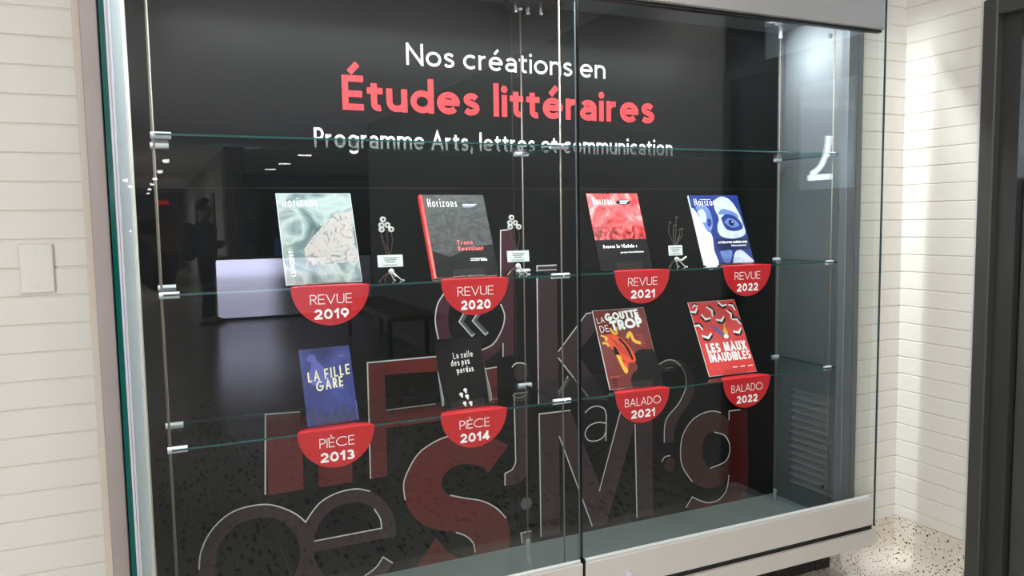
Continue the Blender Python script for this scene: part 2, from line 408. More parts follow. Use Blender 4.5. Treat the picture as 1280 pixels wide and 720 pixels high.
def text(bm, s, x, y, size, wt, f3, xs=1, sp=.2, width=None, mi=0, align='l', slant=0, ang=0, jit=0):
    if width:      # the letters widen or narrow to the given width, the stroke weight stays
        sw = sum(GL[ACC.get(c, c)][0] for c in s); W0 = text_strokes(s, size, wt, 1, sp)[1] / size
        xs = 1 + (width / size - W0) / sw
        if xs < .22: xs = .22
    st, W = text_strokes(s, size, wt, xs, sp)
    k = 1
    if width: k = width / W; W = width
    ox = x - (W / 2 if align == 'c' else W if align == 'r' else 0)
    ca, sa = math.cos(math.radians(ang)), math.sin(math.radians(ang))
    rj = random.Random(len(s))
    def T(p):
        u, v = p[0] * k + slant * p[1], p[1]
        if jit: u += rj.uniform(-jit, jit) * size; v += rj.uniform(-jit, jit) * size
        return (ox + u * ca - v * sa, y + u * sa + v * ca)
    h = wt * size / 2
    f0 = f3
    for si, (kind, pts) in enumerate(st):
        f3 = lambda u, v, e=(si % 9) * 2.2e-5: (lambda q: (q[0], q[1] - e, q[2]))(f0(u, v))
        if kind == 'd':
            c = T(pts[0]); fill(bm, [[(c[0] + 1.25 * h * math.cos(t * math.pi / 6), c[1] + 1.25 * h * math.sin(t * math.pi / 6)) for t in range(12)]], f3, mi)
        else:
            ribbon(bm, [T(p) for p in pts], h, f3, closed=kind == 'o', ext=h if kind == 'l' else 0, mi=mi)
    return W
mat('added_side_glow', (1, 1, 1, 1), .4, emit=(.9, .95, 1, 1), es=2.5)  # glow of the added side panel
# ------------------------------------------------------------------ dimensions
YG, YW, YB = 2.077, 2.170, 2.578        # glass front, wall face, back panel face
ZF, ZC = 0.185, 2.165                   # inside floor and ceiling of the case
XW = 2.70                               # side wall of the corridor

# ------------------------------------------------------------------ the corridor shell
fl = struct('floor', cbox(-3.2, 9.2, -32, 2.4, -.1, 0), 'terrazzo', 'speckled beige terrazzo floor')
tile_me = None
for i in range(10):
    for j in range(13):
        x, y = -3.15 + .6 * i, 1.1 - .6 * (j + 1)
        if tile_me is None:
            o = obj('floor_tile', cbox(.002, .598, .002, .598, -.01, .0012), 'floor_tile', fl); tile_me = o.data
        else:
            o = bpy.data.objects.new('floor_tile', tile_me); link(o, fl)
        o.location = (x, y, 0)
obj('tile_field', cbox(-3.2, 9.2, -31, -6.7, -.01, .0012), 'floor_tile', fl)
for yy in (-6.2, -10.2):
    o = obj('divider_strip', cbox(-3.2, 2.7, yy - .006, yy + .006, -.002, .0008), 'black', fl)
ce = struct('ceiling', cbox(-3.2, 9.2, -32, 2.4, 2.7, 2.8), 'ceiling', 'pale matt ceiling of the corridor')

def bricks(parent, z0, z1, phase, pitch, place):
    n = int((z0 - phase) // pitch) - 1; z = phase + n * pitch
    me = None
    while z < z1:
        a, b = max(z + .0016, z0), min(z + pitch - .0016, z1)
        if b - a > .012: place(a, b)
        z += pitch
def wall_bricks(parent, x0, x1, z0, z1, phase, pitch=.0678):
    cache = {}
    def place(a, b):
        h = round(b - a, 4)
        if h not in cache:
            o = obj('brick', cbox(x0, x1, YW, YW + .02, 0, h, .0022), 'wall_glaze', parent); cache[h] = o.data
        else:
            o = bpy.data.objects.new('brick', cache[h]); link(o, parent)
        o.location = (0, 0, a)
    bricks(parent, z0, z1, phase, pitch, place)
wl = struct('wall_left', cbox(-3.2, -.03, YW + .0035, YW + .4, 0, 2.7), 'grout', 'white glazed brick wall left of the display case')
wall_bricks(wl, -1.75, -.139, .15, 2.7, 1.3734)
obj('caulk', cbox(-.141, -.121, YW - .001, YW + .01, .02, 2.3, .002), 'caulk', wl)
wr = struct('wall_right', cbox(2.455, XW + .2, YW + .0035, YW + .4, 0, 2.7), 'grout', 'narrow white glazed brick wall right of the display case')
wall_bricks(wr, 2.46, XW + .004, .178, 2.7, .7000)
wt = struct('wall_above', cbox(-.03, 2.455, YW + .0035, YW + .4, 2.26, 2.7), 'grout', 'white glazed brick wall above the display case')
wall_bricks(wt, -.139, 2.459, 2.262, 2.7, 1.3734)
ws = struct('wall_side', cbox(XW + .0035, XW + .3, 1.862, YW, 0, 2.7), 'grout', 'white glazed brick side wall between corner and dark door')
cache = {}
def place_side(a, b):
    h = round(b - a, 4)
    if h not in cache:
        o = obj('brick', cbox(XW, XW + .02, 1.864, YW + .004, 0, h, .0022), 'wall_glaze', ws); cache[h] = o.data
    else:
        o = bpy.data.objects.new('brick', cache[h]); link(o, ws)
    o.location = (0, 0, a)
bricks(ws, .182, 2.7, .7000, .0678, place_side)
obj('corner_bead', cbox(XW - .004, XW + .012, 1.856, 1.866, .18, 2.7, .002), 'alu_light', ws)
# terrazzo cove base: a curved skirting that runs into the floor
def cove(name, pts_to_3d, length, label):
    bm = B(); prof = [(0, .18), (0, .085)] + [(.06 * (1 - math.cos(math.radians(t))) , .065 * (1 - math.sin(math.radians(t))) + .002) for t in range(10, 91, 16)] + [(.062, -.01), (-.05, -.01), (-.05, .18)]
    a = [bm.verts.new(pts_to_3d(d, z, 0)) for d, z in prof]; b = [bm.verts.new(pts_to_3d(d, z, length)) for d, z in prof]
    bm.faces.new(a); bm.faces.new(b[::-1])
    for i in range(len(a)): bm.faces.new((a[i], b[i], b[(i + 1) % len(a)], a[(i + 1) % len(a)]))
    struct(name, bm, 'terrazzo', label)
cove('baseboard_right', lambda d, z, s: (2.40 + s, YW - .002 - d, z), XW - 2.40 + .03, 'terrazzo cove base under the narrow brick wall right of the case')
cove('baseboard_side', lambda d, z, s: (XW - .002 - d, 1.862 + s, z), YW - 1.862 + .03, 'terrazzo cove base along the side wall')
cove('baseboard_left', lambda d, z, s: (-3.2 + s, YW - .002 - d, z), 3.1, 'terrazzo cove base under the brick wall left of the case')

# far parts of the corridor that the glass reflects
struct('wall_right_corridor', cbox(XW, XW + .3, -6.2, .93, 0, 2.7), 'corridor_wall', 'pale side wall of the corridor beyond the door')
struct('wall_right_corridor', cbox(XW + .3, XW + .5, -6.2, 2.2, 0, 2.7), 'far_wall', 'back of the pale side wall')
struct('added_side_panel', cbox(-3.09, -3.06, -4.3, -.9, .15, 1.75), 'added_side_glow', 'bright panel added out of view on the far side wall to light the walls')  # glowing panel added with the side light, outside the reflection
struct('wall_left_corridor', cbox(-3.3, -3.1, -32, 2.4, 0, 2.7), 'far_wall', 'pale wall on the other side of the corridor')
fw = struct('wall_far_right', cbox(1.2, 1.4, -32, -10.4, 0, 2.7), 'far_wall', 'pale receding wall of the far corridor')
for k, yy in enumerate((-12.6, -15.2, -18.4)):
    d = obj('door_leaf', cbox(1.17, 1.21, yy - .5, yy + .45, 0, 2.05), 'door_dark', fw)
struct('wall_end', cbox(-3.2, 1.4, -30.2, -30, 0, 2.7), 'far_wall', 'end wall of the far corridor')
struct('wall_office', cbox(1.4, 9.2, -17.2, -17, 0, 2.7), 'dim_wall', 'dim back wall of the office area')
struct('wall_office_side', cbox(9, 9.2, -17, -6, 0, 2.7), 'dim_wall', 'side wall of the office area')
struct('wall_office_front', cbox(XW + .5, 9.2, -6.2, -6, 0, 2.7), 'dim_wall', 'front wall of the office area')

# ------------------------------------------------------------------ the dark door in the side wall
dr = struct('door_1', cbox(XW - .012, XW + .16, 1.803, 1.856, 0, 2.14, .004), 'door_dark', 'dark grey metal door with a louvred grille in the side wall')
obj('door_jamb', cbox(XW + .02, XW + .16, 1.735, 1.803, 0, 2.10), 'door_frame', dr)
obj('door_jamb', cbox(XW - .012, XW + .16, .93, .985, 0, 2.14, .004), 'door_dark', dr)
obj('door_head', cbox(XW - .012, XW + .16, .985, 1.803, 2.08, 2.14, .004), 'door_dark', dr)
def leafbox(y0, y1, z0, z1): return cbox(XW + .045, XW + .09, y0, y1, z0, z1, .002)
lf = obj('door_leaf', leafbox(.985, 1.362, .01, 2.08), 'door_dark', dr)
obj('stile', leafbox(1.362, 1.728, .585, 1.52), 'door_dark', lf)
obj('stile', leafbox(1.362, 1.728, .01, .12), 'door_dark', lf)
obj('stile', leafbox(1.642, 1.728, .12, .585), 'door_dark', lf)
obj('stile', leafbox(1.362, 1.728, 2.0, 2.08), 'door_dark', lf)
obj('window_pane', cbox(XW + .062, XW + .068, 1.362, 1.728, 1.52, 2.0), 'pane', lf)
z = .125
while z < .58:
    bm = B(); prism(bm, [(0, 0), (.03, .02), (.03, .026), (0, .008)], .278, lambda u, v, d, z=z: (XW + .05 + u, 1.364 + d, z + v))
    obj('louver_slat', bm, 'grille', dr)
    z += .0345
obj('grille_backing', cbox(XW + .085, XW + .09, 1.362, 1.645, .12, .585), 'black', dr)
obj('threshold', cbox(XW - .02, XW + .12, .985, 1.735, 0, .008), 'alu_light', dr)
hb = B(); tube(hb, [(XW + .045, 1.05, 1.02), (XW - .01, 1.05, 1.02), (XW - .012, 1.16, 1.02)], .009); obj('door_handle', hb, 'chrome', dr)
# the lit room behind the door window, seen only as a reflection
mat('lit_room', (.6, .7, .8, 1), .9, emit=(.62, .74, .82, 1), es=.9)
struct('wall_beyond_door', cbox(XW + .25, XW + .27, .95, 1.86, 1.3, 2.4), 'lit_room', 'bright room beyond the window of the dark door')
mat('tube_lamp', (1, 1, 1, 1), .5, emit=(.85, .95, 1, 1), es=16)
bm = B(); tube(bm, [(XW + .12, 1.50 - .10 * (1 - math.cos(t)), 1.76 - .16 * math.sin(t)) for t in [k * .17 for k in range(10)]], .011)
sb = cbox(XW + .11, XW + .13, 1.39, 1.51, 1.565, 1.59)
tag(obj('short_lamp', sb, 'tube_lamp'), 'short straight white light tube below the curved one behind the door window', 'lamp')
tag(obj('curved_lamp', bm, 'tube_lamp'), 'curved white light tube seen through the window of the dark door', 'lamp')

# ------------------------------------------------------------------ the display case
case = empty('display_case', 'long wall-mounted glass display case in an aluminium frame with a black printed back', 'display case', (1.2, YW, ZF))
inv = Vector(case.location)
class P:   # part of the case, given in world coordinates
    def __init__(s, name, bm, m, parent=None, label=None):
        if parent is None: bmesh.ops.translate(bm, verts=bm.verts, vec=-inv)
        s.o = obj(name, bm, m, parent or case, label=label)
back = P('back_panel', cbox(-.034, 2.44, YB, YB + .018, ZF - .01, 2.18), 'panel', label='black printed back panel').o
back.data.transform(Matrix.Identity(4))
def bsub(name, bm, m, label=None):   # sub-part of the back panel, world coordinates
    bmesh.ops.translate(bm, verts=bm.verts, vec=-inv); return obj(name, bm, m, back, label=label)
bsub('seam', cbox(1.1995, 1.2025, YB - .0012, YB + .001, ZF, ZC), 'black')
bsub('seam', cbox(-.034, 2.44, YB - .0012, YB + .001, 1.5145, 1.5175), 'black')
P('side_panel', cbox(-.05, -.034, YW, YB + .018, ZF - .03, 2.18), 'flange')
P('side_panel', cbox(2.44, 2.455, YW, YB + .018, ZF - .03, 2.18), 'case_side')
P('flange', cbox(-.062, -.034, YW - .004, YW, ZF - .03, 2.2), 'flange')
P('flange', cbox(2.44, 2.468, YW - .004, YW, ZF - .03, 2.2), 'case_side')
P('corner_post', cbox(2.392, 2.44, YW - .004, YW + .03, ZF, ZC, .002), 'case_side')
P('floor_panel', cbox(-.05, 2.455, YG + .008, YB + .018, ZF - .03, ZF), 'case_floor')
P('roof_panel', cbox(-.05, 2.455, YG + .008, YB + .018, ZC, ZC + .02), 'case_side')
hd = P('header', cbox(-.062, 2.441, 2.050, 2.070, 2.064, 2.20, .003), 'alu', label='deep grey aluminium header').o
P('header_seal', cbox(-.062, 2.441, 2.066, 2.086, 2.056, 2.066), 'black')
P('top_cap', cbox(-.121, 2.482, 2.045, 2.20, 2.20, 2.262, .003), 'alu')
P('frame_trim', cbox(-.121, -.083, 2.09, YW + .003, .144, 2.26, .002), 'alu_frame', label='brushed mauve grey trim strip')
P('side_glass', cbox(-.0795, -.0685, 2.079, YW, .208, 2.20), 'glass_edge_dark')
P('side_glass_edge', cbox(-.0795, -.0685, 2.0765, 2.079, .208, 2.20), 'glass_edge')
P('channel', cbox(-.068, -.0625, 2.078, 2.12, .208, 2.20), 'alu_light'); P('channel', cbox(-.0618, -.0575, 2.080, 2.12, .208, 2.20), 'alu_light')
P('side_glass', cbox(2.4715, 2.4798, 2.079, YW, .208, 2.20), 'pane')
P('side_glass_edge', cbox(2.4715, 2.4798, 2.0765, 2.079, .208, 2.20), 'glass_edge_dark')
P('sill', cbox(-.121, 2.461, 2.052, YW, .146, .205, .002), 'alu_face', label='flat aluminium sill strip under the doors')
P('sill_gap_shade', cbox(-.08, 2.45, 2.066, 2.10, .204, .224), 'black')  # black strip put in for the shade of the gap above the sill
bm = B(); random.seed(3)
n = 46
top = []
for i in range(n + 1):
    x = -.05 + 2.45 * i / n
    top.append((x, 2.225 + random.uniform(-.012, .012)))
vs0 = [bm.verts.new((x, y, .0)) for x, y in top]; vs1 = [bm.verts.new((x, y - .004, .147)) for x, y in top]
v2 = [bm.verts.new((x, 2.5, 0)) for x, y in top]; v3 = [bm.verts.new((x, 2.5, .147)) for x, y in top]
for i in range(n):
    bm.faces.new((vs0[i], vs0[i + 1], vs1[i + 1], vs1[i])); bm.faces.new((vs1[i], vs1[i + 1], v3[i + 1], v3[i])); bm.faces.new((v2[i], v3[i], v3[i + 1], v2[i + 1]))
bm.faces.new((vs0[0], vs1[0], v3[0], v2[0])); bm.faces.new((vs0[-1], v2[-1], v3[-1], vs1[-1]))
mat('base_shade', srgb(44, 38, 36), .95, bump=(60, 1), var=(90, .8))  # grainy, with the shadow under the case put into the dark colour
P('recessed_base', bm, 'base_shade', label='rough base under the case, with the shade there put into its dark colour')
for (x, z_) in ((2.437, 2.096), (2.437, .30)):
    bm = B(); lathe(bm, [(.009, 0), (.009, -.004)], 14, (x + .003, 2.30, z_), 'X'); P('bolt_hole', bm, 'black')

# round lamp disc with little spots under the roof of the case, and a small ring lamp
def lamp(name, label, x, y, r, spots):
    t = empty(name, label, 'lamp', (x, y, ZC))
    bm = B(); lathe(bm, [(r * .6, 0), (r, -.022), (r, -.030), (r * .96, -.034)], 32); obj('disc', bm, 'black', t)
    for sx, sy in spots:
        bm = B(); lathe(bm, [(.006, -.033), (.006, -.045), (.008, -.047), (.008, -.058)], 12, (sx, sy, 0)); obj('spot', bm, 'chrome', t)
lamp('disc_lamp', 'round black lamp disc with small chrome spots under the case roof', 1.235, 2.47, .105, ((-.06, .01), (-.01, .02), (.035, .01)))
t = empty('ring_lamp', 'small brass-coloured ring lamp under the case roof at the right end', 'lamp', (2.30, 2.47, ZC))
bm = B(); lathe(bm, [(.045, 0), (.045, -.006), (.03, -.010)], 24); obj('ring', bm, 'chrome', t)

# ------------------------------------------------------------------ glass doors
for x0, x1, lab, key in ((-.0565, 1.1785, 'left sliding glass door of the display case', 0), (1.1885, 2.4405, 'right sliding glass door of the display case with a round lock', 1)):
    d = empty('glass_door', lab, 'glass door', ((x0 + x1) / 2, YG, .224), group=None)
    ox, oy, oz = d.location
    obj('pane', cbox(x0 - ox, x1 - ox, 0, .006, .33 - oz, 2.10 - oz), 'pane', d)
    xe = x1 if key == 0 else x0
    e0, e1 = (x1, x1 + .0010) if key == 0 else (x0 - .006, x0)
    obj('pane_edge', cbox(e0 - ox, e1 - ox, -.0005, .0065, .33 - oz, 2.10 - oz), 'seam_black' if key else 'edge_dim', d)
    obj('bottom_rail', cbox(x0 - ox, x1 - ox, -.020, .010, .224 - oz, .331 - oz, .003), 'alu_face', d)
    obj('glass_seal', cbox(x0 + .002 - ox, x1 - .002 - ox, -.008, .0, .329 - oz, .3385 - oz, .002), 'seal', d)
    if key:
        bm = B(); lathe(bm, [(.013, -.020), (.013, -.028), (.009, -.030)], 20, (1.345 - ox, 0, .262 - oz), 'Y'); obj('lock', bm, 'alu_light', d)
        obj('latch', cbox(1.1845 - ox, 1.1885 - ox, -.016, .01, .224 - oz, .34 - oz), 'black', d)

# ------------------------------------------------------------------ suspension rods with clamps
RX, RY = (.023, 1.203, 2.381), (2.224, 2.505)
SZ = (1.633, 1.2205, .8095)
names = {(0, 0): 'front steel rod at the left end of the case', (0, 1): 'rear steel rod at the left end of the case', (1, 0): 'front steel rod at the middle of the case',
         (1, 1): 'rear steel rod at the middle of the case', (2, 0): 'front steel rod at the right end of the case', (2, 1): 'rear steel rod at the right end of the case'}
for i, x in enumerate(RX):
    for j, y in enumerate(RY):
        t = empty('steel_rod', 'thin vertical ' + names[(i, j)] + ' holding the shelves', 'rod', (x, y, ZF))
        bm = B(); tube(bm, [(0, 0, .0), (0, 0, ZC - ZF)], .0027, 8); obj('rod', bm, 'cable', t, smooth=True)
        bm = B(); lathe(bm, [(.0095, 0), (.0095, .052), (.006, .055)], 16); 
        if j == 1 or i == 0: obj('standoff', bm, 'chrome', t, smooth=False)
        else: bm.free()
        bm = B(); lathe(bm, [(.0085, 0), (.0085, -.04), (.006, -.042)], 14, (0, 0, ZC - ZF)); obj('ceiling_fitting', bm, 'alu_light', t)
        for z_ in SZ:
            bm = B()
            s0, s1 = (-.007, .042) if i == 0 else ((-.036, .026) if i == 1 else (-.022, .008))
            if i == 1 and j == 1: s0, s1 = -.03, .022
            tube(bm, [(s0, 0, z_ - ZF), (s1, 0, z_ - ZF)], .009, 14)
            obj('clamp', bm, 'alu_light', t)

# ------------------------------------------------------------------ glass shelves
for lvl, (z_, nm) in enumerate(zip(SZ, ('top', 'middle', 'bottom'))):
    for x0, x1, sd in ((.026, 1.2, 'left'), (1.206, 2.398, 'right')):
        t = empty('glass_shelf', '%s glass shelf in %s half of the case, %s' % (nm, sd, ('empty' if lvl == 0 else 'with ' + (('two magazines' if sd == 'left' else 'red and blue magazines') if lvl == 1 else 'two booklets' if sd == 'left' else 'two posters'))), 'shelf', ((x0 + x1) / 2, (RY[0] + RY[1]) / 2, z_))
        w2 = (x1 - x0) / 2; y0, y1 = -.1535, .152
        obj('glass', cbox(-w2, w2, y0, y1, -.0015, .004), 'shelf_glass', t)
        obj('front_edge', cbox(-w2, w2, y0 - .0012, y0, -.0012, .004), 'shelf_edge', t)
        obj('rear_edge', cbox(-w2, w2, y1, y1 + .0012, .0015, .004), 'shelf_edge', t)
        obj('end_edge', cbox(w2, w2 + .001, y0, y1, -.004, .004) if sd == 'left' else cbox(w2, w2 + .001, y0, y1, -.004, .004), 'glass_edge_dark', t)

# ------------------------------------------------------------------ printing on the back panel
fy = lambda d: (lambda u, v: (u, YB - d, v))
def words(s, x, y, size, wt, width, sp, m, z0=0):
    sw = sum(GL[ACC.get(c, c)][0] for c in s); xs = 1 + (width / size - text_strokes(s, size, wt, 1, sp)[1] / size) / sw
    i = 0
    for wd in s.split(' '):
        off = text_strokes(s[:i] + '.', size, wt, xs, sp)[1] - text_strokes('.', size, wt, xs, sp)[1] if i else 0
        bm = B(); text(bm, wd, x + off, y, size, wt, fy(.0016), xs=xs, sp=sp); bsub('lettering', bm, m, 'lettering ' + wd.strip(','))
        i += len(wd) + 1
words('Nos créations en', .812, 1.927, .072, .125, .777, .13, 'white_print')
words('Études littéraires', .592, 1.769, .112, .185, 1.218, .10, 'title_red')
words('Programme Arts, lettres et communication', .497, 1.646, .063, .12, 1.40, .11, 'white_print')
MURAL = [
 ('red', [[[(.31, .794), (.419, .79)], [(.419, .79), (.423, .756)], [(.423, .756), (.442, .778), (.479, .79), (.523, .787), (.562, .764), (.581, .723), (.585, .673)], [(.585, .673), (.583, .528)], [(.583, .528), (.47, .528)], [(.47, .528), (.472, .672)], [(.472, .672), (.467, .7), (.45, .71), (.429, .702), (.422, .673)], [(.422, .673), (.421, .529)], [(.421, .529), (.309, .528)]]]),
 ('red', [[[(.647, .931), (1.077, .929)], [(1.077, .929), (1.076, .875)], [(1.076, .875), (.706, .883)], [(.706, .883), (.706, .762)], [(.706, .762), (.932, .765)], [(.932, .765), (.931, .702)], [(.931, .702), (.705, .699)], [(.705, .699), (.704, .53)], [(.704, .53), (.645, .529)]]]),
 ('red', [[[(1.078, .872), (1.123, .873)], [(1.123, .873), (1.124, .729)], [(1.124, .729), (1.079, .728)]]]),
 ('red', [[[(1.164, .576), (1.081, .483)], [(1.081, .483), (1.062, .508), (1.034, .52), (.988, .531), (.942, .526), (.906, .496), (.902, .462), (.927, .428), (.985, .406), (1.055, .383), (1.11, .348), (1.148, .304), (1.163, .253), (1.162, .197), (1.145, .142), (1.105, .1), (1.04, .077), (.962, .079), (.886, .111), (.841, .15), (.801, .193)], [(.801, .193), (.875, .279)], [(.875, .279), (.919, .217), (.964, .187), (1.011, .187), (1.024, .214), (1.012, .244), (.985, .267), (.945, .285), (.883, .307), (.831, .332), (.789, .379), (.765, .435), (.761, .493), (.779, .542), (.816, .592), (.869, .624), (.929, .641), (.996, .644), (1.071, .629), (1.164, .576)]]]),
 ('mauve', [[[(.423, .418), (.445, .448), (.479, .48), (.533, .5), (.594, .503), (.642, .487), (.683, .452), (.717, .4), (.728, .348), (.729, .311)], [(.729, .311), (.445, .311)], [(.445, .311), (.449, .279), (.464, .243), (.494, .206), (.542, .185), (.589, .186), (.626, .201), (.655, .218), (.68, .247)], [(.68, .247), (.714, .218)], [(.714, .218), (.676, .173), (.624, .144), (.557, .136), (.493, .159), (.451, .193), (.421, .238)], [(.421, .238), (.399, .196), (.361, .163), (.304, .149), (.23, .152), (.158, .188), (.113, .24), (.092, .297), (.089, .342), (.098, .384), (.128, .438), (.177, .482), (.232, .5), (.3, .499), (.35, .479), (.393, .45), (.423, .418)]], [[(.142, .313), (.145, .37), (.168, .411), (.212, .447), (.261, .457), (.311, .453), (.354, .427), (.387, .383), (.4, .339), (.397, .287), (.374, .237), (.337, .201), (.294, .189), (.232, .2), (.184, .23), (.154, .268), (.142, .313)]], [[(.449, .348), (.455, .377), (.477, .415), (.518, .449), (.579, .458), (.62, .449), (.654, .423), (.674, .385), (.678, .35)], [(.678, .35), (.449, .348)]]]),
 ('plum', [[[(1.147, 1.366), (1.199, 1.368)], [(1.199, 1.368), (1.192, .909)], [(1.192, .909), (1.149, .907)], [(1.149, .907), (1.15, .96)], [(1.15, .96), (1.127, .926), (1.092, .906), (1.048, .895)], [(1.048, .895), (1.055, .93), (1.09, .95), (1.122, .98), (1.145, 1.019), (1.152, 1.053)], [(1.152, 1.053), (1.147, 1.095), (1.142, 1.115)]]]),
 ('plum', [[[(.96, 1.165), (.93, 1.153), (.905, 1.12), (.893, 1.073), (.897, 1.031), (.908, .991)], [(.908, .991), (.953, .99)], [(.953, .99), (.942, 1.028), (.94, 1.07), (.95, 1.112), (.972, 1.145)]]]),
 ('grey', [[[(1.0, 1.078), (.98, 1.048)], [(.98, 1.048), (1.028, .992)], [(1.028, .992), (1.039, 1.0)], [(1.039, 1.0), (.997, 1.047)], [(.997, 1.047), (1.018, 1.077)]]]),
 ('grey', [[[(1.052, 1.074), (1.031, 1.047)], [(1.031, 1.047), (1.08, .993)], [(1.08, .993), (1.091, 1.002)], [(1.091, 1.002), (1.049, 1.048)], [(1.049, 1.048), (1.069, 1.073)]]]),
 ('mauve', [[[(1.19, .766), (1.248, .766)], [(1.248, .766), (1.243, .493)], [(1.243, .493), (1.234, .452), (1.201, .425), (1.144, .425)], [(1.144, .425), (1.148, .472)], [(1.148, .472), (1.177, .482), (1.192, .508)]]]),
 ('mauve', [[[(1.291, 1.233), (1.373, 1.234)], [(1.373, 1.234), (1.374, .908)], [(1.374, .908), (1.5, 1.043)], [(1.5, 1.043), (1.604, 1.042)], [(1.604, 1.042), (1.46, .895)], [(1.46, .895), (1.594, .697)], [(1.594, .697), (1.501, .707)], [(1.501, .707), (1.377, .878)], [(1.377, .878), (1.375, .712)], [(1.375, .712), (1.29, .713)]]]),
 ('mauve', [[[(1.292, .678), (1.425, .676)], [(1.425, .676), (1.562, .343)], [(1.562, .343), (1.656, .664)], [(1.656, .664), (1.8, .664)], [(1.8, .664), (1.804, .2)], [(1.804, .2), (1.724, .199)], [(1.724, .199), (1.718, .586)], [(1.718, .586), (1.583, .2)], [(1.583, .2), (1.518, .199)], [(1.518, .199), (1.376, .582)], [(1.376, .582), (1.375, .2)], [(1.375, .2), (1.293, .2)]]]),
 ('mauve', [[[(1.829, .814), (1.866, .831), (1.91, .83), (1.957, .809), (1.994, .773), (2.01, .724), (2.006, .674), (1.974, .628), (1.93, .579), (1.91, .535), (1.906, .487)], [(1.906, .487), (1.859, .49)], [(1.859, .49), (1.861, .558), (1.878, .599), (1.926, .643), (1.96, .696), (1.966, .749), (1.946, .787), (1.91, .807), (1.866, .808), (1.835, .781)]]]),
 ('brown', [[[(2.112, .592), (2.06, .591), (1.999, .568), (1.954, .516), (1.94, .451), (1.951, .382), (1.992, .314), (2.062, .271), (2.134, .268), (2.193, .297), (2.223, .366), (2.222, .471), (2.187, .548), (2.112, .592)]], [[(2.115, .505), (2.077, .497), (2.053, .459), (2.053, .408), (2.078, .363), (2.116, .347), (2.163, .361), (2.192, .402), (2.192, .45), (2.162, .489), (2.115, .505)]]]),
 ('dark', [[[(2.191, .584), (2.29, .582)], [(2.29, .582), (2.299, .281), (2.286, .226), (2.242, .183), (2.169, .161), (2.063, .169), (1.972, .198)], [(1.972, .198), (2.0, .241)], [(2.0, .241), (2.071, .205), (2.139, .204), (2.181, .243), (2.193, .304)]]]),
 ('grey', [[[(1.209, .234), (1.253, .234)], [(1.253, .234), (1.252, .17)], [(1.252, .17), (1.212, .178)]]]),
]
DOTS = [('mauve', (1.22, .842, .03)), ('grey', (1.233, .343, .0235)), ('plum', (1.887, .395, .028))]
LINES = [
 [[(.299, .532), (.31, .794)], [(.31, .794), (.419, .79)]],
 [[(.645, .531), (.647, .931)], [(.647, .931), (.892, .931)]],
 [[(.706, .761), (.884, .763)]],
 [[(1.077, .869), (1.123, .872)]],
 [[(.765, .435), (.761, .493), (.779, .54), (.816, .592), (.869, .624), (.929, .641), (.99, .648)]],
 [[(.932, .425), (.985, .406), (1.055, .383), (1.11, .347), (1.149, .302)]],
 [[(1.023, .196), (1.016, .232), (.989, .263), (.951, .284)]],
 [[(.09, .324), (.098, .379), (.128, .438), (.177, .482), (.232, .5), (.3, .499), (.35, .479), (.393, .45), (.423, .418)], [(.423, .418), (.445, .448), (.479, .48), (.533, .5), (.594, .503), (.642, .487)]],
 [[(.449, .348), (.678, .35)], [(.678, .35), (.674, .385), (.654, .423)]],
 [[(.614, .193), (.654, .215), (.68, .247)], [(.68, .247), (.714, .218)]],
 [[(.928, 1.153), (.902, 1.115), (.892, 1.068), (.894, 1.031), (.902, .991)]],
 [[(1.142, 1.101), (1.156, 1.066), (1.156, 1.041), (1.145, 1.007), (1.111, .958), (1.06, .938)]],
 [[(1.144, 1.202), (1.147, 1.366)], [(1.147, 1.366), (1.183, 1.369)]],
 [[(1.149, .957), (1.148, .907)]],
 [[(1.0, 1.078), (.98, 1.048)], [(.98, 1.048), (1.028, .992)], [(1.028, .992), (1.039, 1.0)]],
 [[(1.052, 1.074), (1.031, 1.047)], [(1.031, 1.047), (1.08, .993)], [(1.08, .993), (1.091, 1.002)]],
 [[(1.147, .426), (1.148, .472)], [(1.148, .472), (1.177, .483), (1.192, .508)], [(1.192, .508), (1.19, .766)], [(1.19, .766), (1.248, .766)]],
 [[(1.29, .716), (1.291, 1.233)], [(1.291, 1.233), (1.373, 1.233)]],
 [[(1.376, .907), (1.499, 1.043)], [(1.499, 1.043), (1.521, 1.044)]],
 [[(1.375, .884), (1.504, .721)]],
 [[(1.417, .809), (1.374, .752)]],
 [[(1.293, .203), (1.292, .678)], [(1.292, .678), (1.425, .676)]],
 [[(1.376, .582), (1.518, .204)]],
 [[(1.656, .664), (1.551, .339)]],
 [[(1.718, .586), (1.726, .201)]],
 [[(1.829, .814), (1.868, .829), (1.908, .824), (1.948, .79), (1.966, .747), (1.962, .698), (1.928, .643), (1.878, .599), (1.861, .56), (1.859, .492)]],
 [[(2.0, .306), (1.949, .38), (1.94, .451), (1.954, .515), (1.999, .568), (2.06, .591), (2.112, .592), (2.148, .58)]],
 [[(2.113, .502), (2.166, .482), (2.194, .44), (2.193, .395), (2.167, .365), (2.093, .35)]],
 [[(2.193, .305), (2.179, .241), (2.136, .205), (2.073, .205), (2.0, .241)], [(2.0, .241), (1.968, .201)]],
 [[(2.191, .544), (2.191, .583)], [(2.191, .583), (2.251, .582)]],
 [[(1.213, .193), (1.209, .234)], [(1.209, .234), (1.253, .234)]],
 [[(1.489, .659), (1.513, .675), (1.543, .679), (1.576, .664), (1.585, .635)], [(1.585, .635), (1.582, .536)]],
 [[(1.583, .606), (1.548, .614), (1.507, .605), (1.489, .577), (1.503, .55), (1.539, .542), (1.571, .553), (1.582, .574)]],
 [[(1.183, .865), (1.197, .877), (1.22, .878), (1.243, .869)]],
 [[(1.847, .414), (1.863, .432), (1.89, .433)]],
]

